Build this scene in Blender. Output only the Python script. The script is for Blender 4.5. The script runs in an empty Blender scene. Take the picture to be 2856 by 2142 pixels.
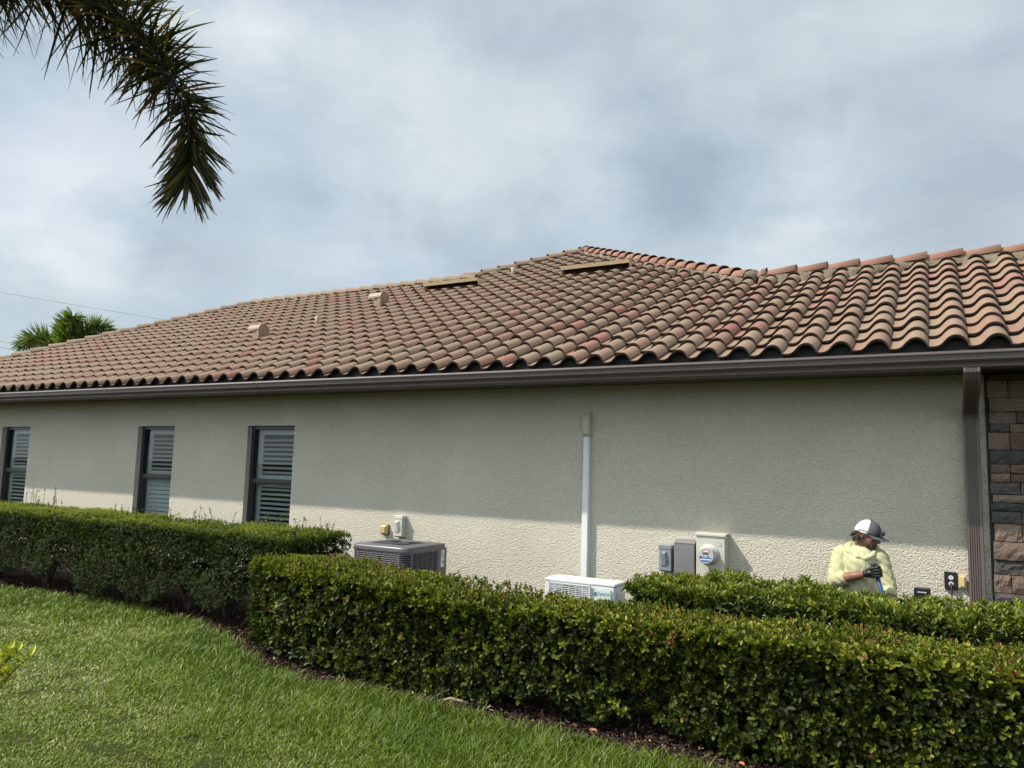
import bpy, math, random
import numpy as np
from mathutils import Vector, Matrix
from mathutils.bvhtree import BVHTree

sc = bpy.context.scene
col = sc.collection
rad = math.radians
rng = np.random.default_rng(7)
random.seed(7)

# ------------------------------------------------------------------ camera
cam_d = bpy.data.cameras.new('camera')
cam = bpy.data.objects.new('camera', cam_d); col.objects.link(cam)
cam_d.sensor_fit = 'HORIZONTAL'; cam_d.sensor_width = 36.0
cam_d.lens = 36.0 * 2127.8 / 2856.0
cam_d.clip_start = 0.05; cam_d.clip_end = 3000
yaw, pit, rol = rad(29.386), rad(6.289), rad(1.587)
f_ = Vector((-math.sin(yaw)*math.cos(pit), math.cos(yaw)*math.cos(pit), math.sin(pit)))
r_ = Vector((math.cos(yaw), math.sin(yaw), 0))
u_ = r_.cross(f_)
r2 = math.cos(rol)*r_ + math.sin(rol)*u_
u2 = -math.sin(rol)*r_ + math.cos(rol)*u_
M = Matrix((r2, u2, -f_)).transposed().to_4x4()
M.translation = Vector((0, -7.7, 1.6))
cam.matrix_world = M
sc.camera = cam

# ------------------------------------------------------------------ light
SUN = Vector((-1.4, -1.0, 2.0)).normalized()          # towards the sun
sun_d = bpy.data.lights.new('sun', 'SUN'); sun_d.energy = 4.9; sun_d.angle = rad(0.9)
sun_d.color = (1.0, 0.95, 0.86)
sun = bpy.data.objects.new('sun', sun_d); col.objects.link(sun)
sun.rotation_euler = SUN.to_track_quat('Z', 'Y').to_euler()
sun.location = SUN*30
sc.view_settings.view_transform = 'Standard'; sc.view_settings.look = 'None'
sc.view_settings.gamma = 1; sc.view_settings.use_curve_mapping = False
sc.view_settings.exposure = 0.34
sc.cycles.max_bounces = 8; sc.cycles.transparent_max_bounces = 12

# ------------------------------------------------------------------ node helpers
class NT:
    def __init__(s, tree): s.t = tree; s.n = tree.nodes; s.l = tree.links
    def new(s, typ, **kw):
        n = s.n.new(typ)
        for k, v in kw.items():
            if k == 'inp':
                for a, b in v.items():
                    if hasattr(b, 'is_output') or isinstance(b, bpy.types.NodeSocket): s.l.new(b, n.inputs[a])
                    else: n.inputs[a].default_value = b
            else: setattr(n, k, v)
        return n
    def ramp(s, fac, stops, interp='LINEAR'):
        r = s.new('ShaderNodeValToRGB', inp={'Fac': fac}); e = r.color_ramp; e.interpolation = interp
        while len(e.elements) > 1: e.elements.remove(e.elements[-1])
        e.elements[0].position = stops[0][0]; e.elements[0].color = c4(stops[0][1])
        for p, c in stops[1:]:
            k = e.elements.new(p); k.color = c4(c)
        return r.outputs[0]
    def noise(s, vec, scale, detail=4, rough=.55, dist=0., out='Fac'):
        n = s.new('ShaderNodeTexNoise', inp={'Scale': scale, 'Detail': detail, 'Roughness': rough, 'Distortion': dist})
        if vec is not None: s.l.new(vec, n.inputs['Vector'])
        return n.outputs[out]
    def mix(s, fac, a, b, mode='MIX'):
        n = s.new('ShaderNodeMix', data_type='RGBA', blend_type=mode)
        for k, v in ((0, fac), (6, a), (7, b)):
            if isinstance(v, bpy.types.NodeSocket): s.l.new(v, n.inputs[k])
            else: n.inputs[k].default_value = v if k == 0 else c4(v)
        return n.outputs[2]
    def math(s, op, a, b=0., c=0., clamp=False):
        n = s.new('ShaderNodeMath', operation=op, use_clamp=clamp)
        for k, v in enumerate((a, b, c)):
            if isinstance(v, bpy.types.NodeSocket): s.l.new(v, n.inputs[k])
            else: n.inputs[k].default_value = v
        return n.outputs[0]
def c4(c):
    if isinstance(c, (int, float)): return (c, c, c, 1)
    return tuple(c) if len(c) == 4 else tuple(c)+(1,)

# ------------------------------------------------------------------ world: hazy blue sky with soft broken cloud
w = bpy.data.worlds.new('World'); sc.world = w; w.use_nodes = True
T = NT(w.node_tree); T.n.clear()
sky = T.new('ShaderNodeTexSky', sky_type='NISHITA', sun_disc=False)
sky.sun_elevation = math.asin(SUN.z); sky.sun_rotation = math.atan2(SUN.x, SUN.y)
sky.air_density = 1.0; sky.dust_density = 1.5; sky.ozone_density = 1.0
bg1 = T.new('ShaderNodeBackground', inp={'Color': sky.outputs[0], 'Strength': 0.11})
tc = T.new('ShaderNodeTexCoord'); dirv = tc.outputs['Generated']
mp = T.new('ShaderNodeMapping', inp={'Vector': dirv, 'Scale': (1, 1, 1.7), 'Location': (3.1, 1.7, 0.4)})
n1 = T.noise(mp.outputs[0], 3.1, 8, .50, .25)
n2 = T.noise(mp.outputs[0], 6.0, 6, .55, .2)
n3 = T.noise(mp.outputs[0], 1.2, 3, .5, .2)
def blob_mask(d, r, soft=1.0):
    v = T.new('ShaderNodeVectorMath', operation='DISTANCE', inp={0: dirv, 1: d})
    k = T.math('DIVIDE', v.outputs['Value'], r)
    k = T.math('SUBTRACT', 1.0, k, clamp=True)
    return T.math('POWER', k, soft)
cov = T.math('MULTIPLY_ADD', n1, 2.2, -0.45, clamp=True)
cov = T.math('ADD', T.math('MULTIPLY', cov, .5), .46, clamp=True)
shade = T.math('ADD', T.math('MULTIPLY', n1, .50), T.math('MULTIPLY_ADD', n2, .33, .075))
# heaps of cloud: bright crown above, grey belly below
bright = None; dark = None
for d, r, a in (((-.825, .478, .302), .19, 1.3), ((-.845, .47, .257), .13, .9), ((-.616, .734, .287), .12, .8), ((-.36, .857, .33), .10, .9), ((-.152, .938, .312), .16, .7), ((-.666, .559, .494), .14, .8), ((-.597, .703, .385), .3, .3)):
    m = T.math('MULTIPLY', blob_mask(d, r, 1.3), a); bright = m if bright is None else T.math('ADD', bright, m)
for d, r, a in (((-.80, .545, .244), .15, 2.0), ((-.60, .76, .25), .12, .8), ((-.455, .80, .40), .16, .5), ((-.016, .931, .365), .22, .9), ((.034, .958, .27), .16, .8), ((-.28, .87, .41), .18, .7), ((-.25, .83, .52), .16, .5)):
    m = T.math('MULTIPLY', blob_mask(d, r, 1.3), a); dark = m if dark is None else T.math('ADD', dark, m)
nb = T.math('MULTIPLY_ADD', n2, 4.0, -1.35, clamp=True)
bright = T.math('MULTIPLY', bright, nb); dark = T.math('MULTIPLY', dark, T.math('MULTIPLY_ADD', n1, 2.2, -.45, clamp=True))
val = T.math('ADD', shade, T.math('SUBTRACT', T.math('MULTIPLY', bright, .30), T.math('MULTIPLY', dark, .13)))
ccol = T.ramp(val, [(.20, (.38, .43, .49)), (.36, (.47, .53, .585)), (.46, (.535, .62, .67)), (.55, (.60, .69, .735)), (.68, (.70, .765, .80)), (.9, (.82, .85, .875))])
# extra cloud glow added behind the camera, unseen, to lift the shaded wall
sd_ = T.new('ShaderNodeVectorMath', operation='DOT_PRODUCT', inp={0: dirv, 1: (-.15, -.97, .15)})
gl_ = T.math('MULTIPLY', T.math('ADD', sd_.outputs['Value'], .12, clamp=True), 1.3, clamp=True)
bg2 = T.new('ShaderNodeBackground', inp={'Color': ccol, 'Strength': T.math('MULTIPLY_ADD', gl_, 1.15, .84)})
ms = T.new('ShaderNodeMixShader', inp={0: cov, 1: bg1.outputs[0], 2: bg2.outputs[0]})
T.new('ShaderNodeOutputWorld', inp={0: ms.outputs[0]})

# ------------------------------------------------------------------ materials
def mat(name, base=None, rough=.6, metal=0., spec=.5, build=None, bump=None, trans=0., tcol=None):
    m = bpy.data.materials.new(name); m.use_nodes = True
    t = NT(m.node_tree); t.n.clear()
    p = t.new('ShaderNodeBsdfPrincipled'); p.inputs['Roughness'].default_value = rough
    p.inputs['Metallic'].default_value = metal; p.inputs['Specular IOR Level'].default_value = spec
    o = t.new('ShaderNodeOutputMaterial')
    if base is not None: p.inputs['Base Color'].default_value = c4(base)
    t.p = p
    tex = t.new('ShaderNodeTexCoord'); t.obj = tex.outputs['Object']
    geo = t.new('ShaderNodeNewGeometry'); t.pos = geo.outputs['Position']
    if build: build(t)
    sh = p.outputs[0]
    if trans > 0:
        tr = t.new('ShaderNodeBsdfTranslucent')
        src = p.inputs['Base Color'].links
        if tcol is not None:
            if src: t.l.new(t.mix(1.0, src[0].from_socket, tcol, 'MULTIPLY'), tr.inputs[0])
            else: tr.inputs[0].default_value = c4(tcol)
        elif src: t.l.new(src[0].from_socket, tr.inputs[0])
        mx = t.new('ShaderNodeMixShader', inp={0: trans, 1: sh, 2: tr.outputs[0]}); sh = mx.outputs[0]
    t.l.new(sh, o.inputs[0])
    return m
def set_bump(t, h, strength=.3, dist=.01):
    b = t.new('ShaderNodeBump', inp={'Height': h, 'Strength': strength, 'Distance': dist}); t.l.new(b.outputs[0], t.p.inputs['Normal'])
def noisy(c1, c2, scale=3., bs=0, bd=.002, bscale=60, detail=4):
    def f(t):
        n = t.noise(t.pos, scale, detail)
        t.l.new(t.ramp(n, [(.3, c1), (.7, c2)]), t.p.inputs['Base Color'])
        if bs: set_bump(t, t.noise(t.pos, bscale, 3), bs, bd)
    return f

def b_stucco(t):
    n = t.noise(t.pos, 1.1, 5)
    c = t.ramp(n, [(.3, (.61, .56, .450)), (.7, (.67, .622, .515))])
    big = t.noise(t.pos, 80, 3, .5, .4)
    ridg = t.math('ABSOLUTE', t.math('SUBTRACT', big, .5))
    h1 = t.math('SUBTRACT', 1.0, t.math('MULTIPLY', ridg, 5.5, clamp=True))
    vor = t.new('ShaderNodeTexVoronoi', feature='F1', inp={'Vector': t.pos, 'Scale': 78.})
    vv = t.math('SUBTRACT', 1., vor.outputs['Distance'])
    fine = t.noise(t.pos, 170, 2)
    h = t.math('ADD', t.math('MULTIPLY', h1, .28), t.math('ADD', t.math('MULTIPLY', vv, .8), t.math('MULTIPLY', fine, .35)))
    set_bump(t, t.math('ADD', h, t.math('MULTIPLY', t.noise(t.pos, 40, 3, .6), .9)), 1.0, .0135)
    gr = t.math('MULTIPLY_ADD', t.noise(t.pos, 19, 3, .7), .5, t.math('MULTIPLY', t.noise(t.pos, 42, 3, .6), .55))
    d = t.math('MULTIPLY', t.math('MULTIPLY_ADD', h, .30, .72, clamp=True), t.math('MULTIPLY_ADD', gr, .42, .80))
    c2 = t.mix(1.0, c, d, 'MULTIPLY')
    t.l.new(c2, t.p.inputs['Base Color'])
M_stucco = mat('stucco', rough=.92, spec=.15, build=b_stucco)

def b_tile(t):
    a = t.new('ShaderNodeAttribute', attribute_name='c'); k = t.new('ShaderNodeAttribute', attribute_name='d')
    c = t.ramp(a.outputs['Fac'], [(0., (.212, .146, .100)), (.18, (.245, .158, .108)), (.36, (.228, .164, .112)), (.52, (.250, .152, .106)), (.68, (.215, .122, .088)), (.82, (.242, .132, .096)), (.93, (.265, .118, .090)), (1., (.215, .092, .074))])
    n = t.noise(t.pos, 9, 5, .6); c = t.mix(t.math('MULTIPLY_ADD', n, 1.4, -.45, clamp=True), c, (.212, .148, .100))
    st = t.noise(t.pos, 26, 6, .7); sp = t.math('MULTIPLY_ADD', st, 7., -4.3, clamp=True)
    n4 = t.noise(t.pos, 2.2, 3); sp = t.math('MULTIPLY', sp, t.math('MULTIPLY_ADD', n4, 3.0, -1.1, clamp=True))
    c = t.mix(t.math('MULTIPLY', sp, .8), c, (.05, .038, .026))
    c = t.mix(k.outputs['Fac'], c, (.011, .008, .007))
    t.l.new(c, t.p.inputs['Base Color']); set_bump(t, t.noise(t.pos, 90, 4, .6), .35, .004)
M_tile = mat('clay_tile', rough=.8, spec=.25, build=b_tile)
def b_cap(t):
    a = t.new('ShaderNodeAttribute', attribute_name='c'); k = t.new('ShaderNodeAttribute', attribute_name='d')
    c = t.ramp(a.outputs['Fac'], [(0., (.17, .125, .085)), (.45, (.205, .142, .098)), (.55, (.235, .120, .080)), (.8, (.275, .145, .098)), (1., (.25, .118, .082))])
    n = t.noise(t.pos, 14, 5, .65); c = t.mix(t.math('MULTIPLY_ADD', n, 3., -1.5, clamp=True), c, (.24, .17, .11))
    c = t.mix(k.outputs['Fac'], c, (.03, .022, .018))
    t.l.new(c, t.p.inputs['Base Color']); set_bump(t, t.noise(t.pos, 80, 4), .3, .004)
M_cap = mat('ridge_tile_clay', rough=.8, spec=.25, build=b_cap)
def b_mortar(t):
    n = t.noise(t.pos, 6, 6, .65); g = t.noise(t.pos, 2.0, 3)
    c = t.ramp(n, [(.3, (.10, .08, .055)), (.5, (.17, .138, .098)), (.7, (.22, .185, .14))])
    gm = t.math('MULTIPLY_ADD', g, 8., -4.6, clamp=True)
    c = t.mix(gm, c, (.36, .36, .35)); t.l.new(c, t.p.inputs['Base Color'])
    vor = t.new('ShaderNodeTexVoronoi', feature='DISTANCE_TO_EDGE', inp={'Vector': t.pos, 'Scale': 7.})
    cr = t.math('LESS_THAN', vor.outputs['Distance'], .02)
    set_bump(t, t.math('SUBTRACT', t.noise(t.pos, 18, 6, .7), t.math('MULTIPLY', cr, .4)), .9, .03)
M_mortar = mat('mortar', rough=.95, spec=.1, build=b_mortar)
def b_gut(t):
    mpn = t.new('ShaderNodeMapping', inp={'Vector': t.pos, 'Scale': (34, 1, .35)})
    n = t.noise(mpn.outputs[0], 1., 4, .7); m2 = t.noise(t.pos, 1.7, 2)
    s = t.math('MULTIPLY', t.math('MULTIPLY_ADD', n, 9., -5.2, clamp=True), t.math('MULTIPLY_ADD', m2, 3.5, -1.2, clamp=True))
    c = t.mix(t.math('MULTIPLY', s, .55), (.072, .051, .046), (.026, .020, .018)); t.l.new(c, t.p.inputs['Base Color'])
M_gut = mat('bronze_aluminium', rough=.42, metal=0., spec=.5, build=b_gut)
def b_soff(t):
    mpn = t.new('ShaderNodeSeparateXYZ', inp={0: t.pos})
    fr = t.math('FRACT', t.math('MULTIPLY', mpn.outputs[0], 3.28)); ln = t.math('LESS_THAN', fr, .05)
    t.l.new(t.mix(ln, (.060, .046, .040), (.018, .014, .012)), t.p.inputs['Base Color'])
M_soff = mat('soffit_metal', rough=.5, build=b_soff)
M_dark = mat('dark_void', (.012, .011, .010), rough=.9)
M_bronze = mat('window_bronze', (.020, .020, .022), rough=.35)
M_shut = mat('white_shutter', (.72, .74, .74), rough=.45)
def mk_glass():
    m = bpy.data.materials.new('window_glass'); m.use_nodes = True; t = NT(m.node_tree); t.n.clear()
    fr = t.new('ShaderNodeFresnel', inp={'IOR': 1.6})
    k = t.math('MULTIPLY_ADD', fr.outputs[0], .40, .01, clamp=True)
    g = t.new('ShaderNodeBsdfGlossy', inp={'Roughness': .01, 'Color': (1, 1, 1, 1)})
    tr = t.new('ShaderNodeBsdfTransparent', inp={'Color': (.62, .66, .65, 1)})
    mx = t.new('ShaderNodeMixShader', inp={0: k, 1: tr.outputs[0], 2: g.outputs[0]})
    t.new('ShaderNodeOutputMaterial', inp={0: mx.outputs[0]}); return m
M_glass = mk_glass()
def b_stone(t):
    a = t.new('ShaderNodeAttribute', attribute_name='c')
    c = t.ramp(a.outputs['Fac'], [(0., (.055, .055, .056)), (.12, (.085, .074, .068)), (.35, (.125, .082, .062)), (.6, (.160, .105, .078)), (.85, (.23, .165, .12)), (1., (.16, .12, .10))])
    n = t.noise(t.pos, 13, 6, .65); c = t.mix(t.math('MULTIPLY_ADD', n, 2.4, -.9, clamp=True), c, t.mix(.5, c, (.15, .13, .115)))
    t.l.new(c, t.p.inputs['Base Color'])
    h = t.math('ADD', t.noise(t.pos, 14, 7, .65), t.math('MULTIPLY', t.noise(t.pos, 60, 4, .6), .25)); set_bump(t, h, 1., .035)
M_stone = mat('ledge_stone', rough=.9, spec=.2, build=b_stone)

def leafmat(name, stops, rough=.5, trans=.3, spec=.2, tcol=(1.0, 1.1, .45)):
    def f(t):
        a = t.new('ShaderNodeAttribute', attribute_name='c')
        c = t.ramp(a.outputs['Fac'], stops)
        n = t.noise(t.pos, 40, 2); c = t.mix(t.math('MULTIPLY', n, .35), c, t.mix(1., c, (.6, .6, .6), 'MULTIPLY'))
        t.l.new(c, t.p.inputs['Base Color'])
    return mat(name, rough=rough, spec=spec, build=f, trans=trans, tcol=tcol)
M_leafA = leafmat('small_leaves', [(0, (.014, .024, .005)), (.35, (.036, .056, .008)), (.6, (.090, .122, .012)), (.85, (.20, .23, .022)), (1, (.28, .29, .04))])
M_leafB = leafmat('cocoplum_leaves', [(0, (.012, .020, .004)), (.35, (.042, .060, .008)), (.58, (.125, .150, .014)), (.76, (.27, .28, .030)), (.86, (.28, .18, .045)), (.94, (.22, .07, .03)), (1, (.15, .03, .02))], rough=.45, spec=.24)
M_leafC = leafmat('pointed_leaves', [(0, (.012, .022, .006)), (.35, (.035, .058, .010)), (.6, (.115, .150, .017)), (.85, (.25, .29, .03)), (1, (.32, .25, .06))], rough=.4, spec=.38)
M_leafY = leafmat('golden_leaves', [(0, (.22, .26, .02)), (.5, (.38, .42, .03)), (1, (.55, .55, .05))], rough=.4, trans=.4, tcol=(1, 1, .6))
M_palm = leafmat('palm_leaves', [(0, (.020, .026, .012)), (.5, (.038, .045, .014)), (.72, (.085, .075, .015)), (.9, (.20, .15, .015)), (1, (.17, .06, .02))], rough=.45, trans=.35, spec=.4, tcol=(1.1, 1., .35))
M_palm2 = leafmat('far_palm_leaves', [(0, (.05, .085, .025)), (.6, (.12, .17, .035)), (1, (.28, .32, .06))], rough=.45, trans=.35)
M_grass = leafmat('grass_blades', [(0, (.078, .120, .007)), (.4, (.150, .215, .014)), (.7, (.235, .290, .045)), (.88, (.32, .34, .13)), (1, (.46, .43, .25))], rough=.45, trans=.25, spec=.3, tcol=(1, 1.1, .5))
M_bark = mat('bark', rough=.9, build=noisy((.025, .018, .012), (.065, .048, .034), 12, .6, .01, 40))
M_palmtrunk = mat('palm_trunk_bark', rough=.9, build=noisy((.16, .14, .11), (.26, .23, .19), 8, .6, .01, 30))
def b_lawn(t):
    n = t.noise(t.pos, 1.2, 4); m = t.noise(t.pos, 30, 4)
    c = t.mix(n, (.030, .048, .010), (.055, .070, .018)); c = t.mix(t.math('MULTIPLY_ADD', m, 3., -1.3, clamp=True), c, (.055, .042, .022))
    t.l.new(c, t.p.inputs['Base Color']); set_bump(t, t.noise(t.pos, 60, 4), 1., .03)
M_lawn = mat('lawn_soil', rough=1., spec=.1, build=b_lawn)
def b_mulch(t):
    n = t.noise(t.pos, 45, 6, .7); t.l.new(t.ramp(n, [(.35, (.010, .006, .005)), (.55, (.035, .020, .015)), (.75, (.09, .05, .038))]), t.p.inputs['Base Color'])
    set_bump(t, t.noise(t.pos, 38, 5, .7, 1.), 1., .04)
M_mulch = mat('mulch_bark', rough=.95, spec=.15, build=b_mulch)
def b_chip(t):
    a = t.new('ShaderNodeAttribute', attribute_name='c')
    t.l.new(t.ramp(a.outputs['Fac'], [(0, (.012, .008, .006)), (.5, (.045, .025, .018)), (.85, (.11, .058, .042)), (.95, (.20, .12, .08)), (1, (.34, .26, .18))]), t.p.inputs['Base Color'])
M_chip = mat('mulch_chips', rough=.9, spec=.2, build=b_chip)
def plain(name, c, rough=.5, metal=0., spec=.5, var=.12, sc_=6., bump=0.):
    c = tuple(c); lo = tuple(x*(1-var) for x in c); hi = tuple(min(1, x*(1+var)) for x in c)
    return mat(name, rough=rough, metal=metal, spec=spec, build=noisy(lo, hi, sc_, bump, .002, 120))

# ------------------------------------------------------------------ object helpers
def world_loc(o):
    v = Vector((0, 0, 0))
    while o is not None: v += o.location; o = o.parent
    return v
def empty(name, loc, label=None, cat=None, group=None):
    o = bpy.data.objects.new(name, None); col.objects.link(o); o.location = loc; o.empty_display_size = .1
    tag(o, label, cat, group); return o
def tag(o, label=None, cat=None, group=None, kind=None):
    if label: o['label'] = label
    if cat: o['category'] = cat
    if group: o['group'] = group
    if kind: o['kind'] = kind
    return o
def mesh_np(name, V, Fs, material, parent=None, origin=None, smooth=False, attrs=None, mats=None, midx=None):
    """V world coordinates; Fs list of int arrays (n,k)."""
    V = np.asarray(V, dtype=np.float64).reshape(-1, 3)
    o0 = np.array(world_loc(parent)) if parent is not None else np.array(origin if origin is not None else (0, 0, 0), float)
    if parent is not None: org = o0
    else: org = o0
    V = V - org
    me = bpy.data.meshes.new(name)
    Fs = [np.asarray(F, dtype=np.int32) for F in Fs if len(F)]
    tot = np.concatenate([np.full(len(F), F.shape[1], np.int32) for F in Fs])
    loops = np.concatenate([F.ravel() for F in Fs])
    me.vertices.add(len(V)); me.vertices.foreach_set('co', V.ravel().astype(np.float32))
    me.loops.add(len(loops)); me.loops.foreach_set('vertex_index', loops)
    st = np.concatenate([[0], np.cumsum(tot)[:-1]]).astype(np.int32)
    me.polygons.add(len(tot)); me.polygons.foreach_set('loop_start', st); me.polygons.foreach_set('loop_total', tot)
    if smooth: me.polygons.foreach_set('use_smooth', np.ones(len(tot), bool))
    for m in (mats or [material]): me.materials.append(m)
    if midx is not None: me.polygons.foreach_set('material_index', np.asarray(midx, np.int32))
    me.update(calc_edges=True); me.validate()
    if attrs:
        for k, v in attrs.items():
            a = me.attributes.new(k, 'FLOAT', 'FACE'); a.data.foreach_set('value', np.asarray(v, np.float32))
    ob = bpy.data.objects.new(name, me); col.objects.link(ob)
    if parent is not None: ob.parent = parent; ob.location = (0, 0, 0)
    else: ob.location = org
    return ob

class MB:
    """collects shapes, then links them as ONE mesh object"""
    def __init__(s): s.v = []; s.f = []; s.c = []; s.sm = []; s.mi = []; s.cur = 0.; s.m = 0
    def add(s, vs, fs, smooth=False):
        b = len(s.v); s.v += [tuple(v) for v in vs]
        for f in fs: s.f.append(tuple(i+b for i in f)); s.c.append(s.cur); s.sm.append(smooth); s.mi.append(s.m)
        return s
    def box(s, a, b, bev=0., R=None, piv=None):
        (x0, y0, z0), (x1, y1, z1) = a, b
        if bev <= 0:
            v = [(x0, y0, z0), (x1, y0, z0), (x1, y1, z0), (x0, y1, z0), (x0, y0, z1), (x1, y0, z1), (x1, y1, z1), (x0, y1, z1)]
            f = [(0, 3, 2, 1), (4, 5, 6, 7), (0, 1, 5, 4), (1, 2, 6, 5), (2, 3, 7, 6), (3, 0, 4, 7)]
        else:
            v = []; f = []
            for sx in (0, 1):
                for sy in (0, 1):
                    for sz in (0, 1):
                        X = x1 if sx else x0; Y = y1 if sy else y0; Z = z1 if sz else z0
                        dx, dy, dz = (-bev if sx else bev), (-bev if sy else bev), (-bev if sz else bev)
                        v += [(X, Y+dy, Z+dz), (X+dx, Y, Z+dz), (X+dx, Y+dy, Z)]
            def I(sx, sy, sz, k): return (sx*4+sy*2+sz)*3+k
            for sx in (0, 1):
                q = [I(sx, 0, 0, 0), I(sx, 1, 0, 0), I(sx, 1, 1, 0), I(sx, 0, 1, 0)]; f.append(q if sx else q[::-1])
            for sy in (0, 1):
                q = [I(0, sy, 0, 1), I(1, sy, 0, 1), I(1, sy, 1, 1), I(0, sy, 1, 1)]; f.append(q if not sy else q[::-1])
            for sz in (0, 1):
                q = [I(0, 0, sz, 2), I(1, 0, sz, 2), I(1, 1, sz, 2), I(0, 1, sz, 2)]; f.append(q if sz else q[::-1])
            for a_ in (0, 1):
                for b_ in (0, 1):
                    q = [I(0, a_, b_, 1), I(1, a_, b_, 1), I(1, a_, b_, 2), I(0, a_, b_, 2)]; f.append(q if (a_ ^ b_) else q[::-1])
                    q = [I(a_, 0, b_, 0), I(a_, 1, b_, 0), I(a_, 1, b_, 2), I(a_, 0, b_, 2)]; f.append(q if not (a_ ^ b_) else q[::-1])
                    q = [I(a_, b_, 0, 0), I(a_, b_, 1, 0), I(a_, b_, 1, 1), I(a_, b_, 0, 1)]; f.append(q if (a_ ^ b_) else q[::-1])
            for sx in (0, 1):
                for sy in (0, 1):
                    for sz in (0, 1):
                        q = [I(sx, sy, sz, 0), I(sx, sy, sz, 1), I(sx, sy, sz, 2)]; f.append(q if (sx ^ sy ^ sz) else q[::-1])
        if R is not None:
            p = Vector(piv if piv is not None else ((x0+x1)/2, (y0+y1)/2, (z0+z1)/2)); v = [R @ (Vector(q)-p)+p for q in v]
        return s.add(v, f)
    def tube(s, pts, r, n=8, cap=True, flat=1., upv=None):
        pts = [Vector(p) for p in pts]; rr = r if hasattr(r, '__len__') else [r]*len(pts); vs = []; fs = []
        pu = None
        for i, p in enumerate(pts):
            d = (pts[min(i+1, len(pts)-1)]-pts[max(i-1, 0)]).normalized()
            if pu is None:
                a = Vector(upv) if upv else (Vector((0, 0, 1)) if abs(d.z) < .9 else Vector((1, 0, 0)))
            else: a = pu
            u = (a-d*a.dot(d)).normalized(); pu = u; w_ = d.cross(u)
            for k in range(n):
                t = 2*math.pi*k/n; vs.append(p+u*math.cos(t)*rr[i]+w_*math.sin(t)*rr[i]*flat)
        for i in range(len(pts)-1):
            for k in range(n): fs.append((i*n+k, i*n+(k+1) % n, (i+1)*n+(k+1) % n, (i+1)*n+k))
        if cap: fs.append(tuple(range(n))[::-1]); fs.append(tuple((len(pts)-1)*n+k for k in range(n)))
        return s.add(vs, fs, True)
    def extrude(s, prof, a, b, axis='x', cap=True, closed=True):
        """profile list of 2D (y,z) swept along x from a to b (or (x,y) along z, (x,z) along y)"""
        def P(q, t): return (t, q[0], q[1]) if axis == 'x' else ((q[0], q[1], t) if axis == 'z' else (q[0], t, q[1]))
        n = len(prof); vs = [P(q, a) for q in prof]+[P(q, b) for q in prof]; fs = []
        for i in range(n if closed else n-1): j = (i+1) % n; fs.append((i, j, n+j, n+i))
        if cap and closed: fs.append(tuple(range(n))[::-1]); fs.append(tuple(range(n, 2*n)))
        return s.add(vs, fs)
    def disc(s, c, nrm, r, n=24, thick=0., r0=0.):
        nrm = Vector(nrm).normalized(); a = Vector((0, 0, 1)) if abs(nrm.z) < .9 else Vector((1, 0, 0))
        u = (a-nrm*a.dot(nrm)).normalized(); w_ = nrm.cross(u); c = Vector(c); vs = []; fs = []
        ring = lambda R_, off: [c+nrm*off+(u*math.cos(2*math.pi*k/n)+w_*math.sin(2*math.pi*k/n))*R_ for k in range(n)]
        if r0 <= 0:
            vs = ring(r, thick)+ring(r, 0); fs.append(tuple(range(n)))
            if thick: fs += [(k, n+k, n+(k+1) % n, (k+1) % n) for k in range(n)]
        else:
            vs = ring(r, thick)+ring(r, 0)+ring(r0, thick)+ring(r0, 0)
            for k in range(n):
                j = (k+1) % n; fs += [(k, n+k, n+j, j), (2*n+k, 2*n+j, 3*n+j, 3*n+k), (k, j, 2*n+j, 2*n+k)]
        return s.add(vs, fs)
    def build(s, name, material, parent=None, origin=None, attr=False, mats=None):
        V = np.array(s.v, float); o0 = world_loc(parent) if parent is not None else Vector(origin if origin is not None else (0, 0, 0))
        me = bpy.data.meshes.new(name); me.from_pydata([tuple(v-np.array(o0)) for v in V], [], s.f)
        for m in (mats or [material]): me.materials.append(m)
        me.polygons.foreach_set('use_smooth', s.sm)
        if mats: me.polygons.foreach_set('material_index', s.mi)
        if attr: a = me.attributes.new('c', 'FLOAT', 'FACE'); a.data.foreach_set('value', s.c)
        me.update()
        ob = bpy.data.objects.new(name, me); col.objects.link(ob)
        if parent is not None: ob.parent = parent
        else: ob.location = o0
        return ob

def hsh(i):
    i = (i.astype(np.int64)*2654435761) & 0xffffffff; i ^= i >> 15; i = (i*2246822519) & 0xffffffff; i ^= i >> 13; i = (i*3266489917) & 0xffffffff; i ^= i >> 16
    return (i & 0xffffff)/float(0xffffff)
def vnoise(P, s=1., seed=0):
    P = np.asarray(P, float)*s; I = np.floor(P).astype(np.int64); F = P-I; F = F*F*(3-2*F); r = 0
    for dx in (0, 1):
        for dy in (0, 1):
            for dz in (0, 1):
                h = hsh((I[:, 0]+dx)*73856093+(I[:, 1]+dy)*19349663+(I[:, 2]+dz)*83492791+seed*7919)
                w_ = (F[:, 0] if dx else 1-F[:, 0])*(F[:, 1] if dy else 1-F[:, 1])*(F[:, 2] if dz else 1-F[:, 2]); r = r+h*w_
    return r
def unit(a): return a/np.maximum(np.linalg.norm(a, axis=-1, keepdims=True), 1e-9)

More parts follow.
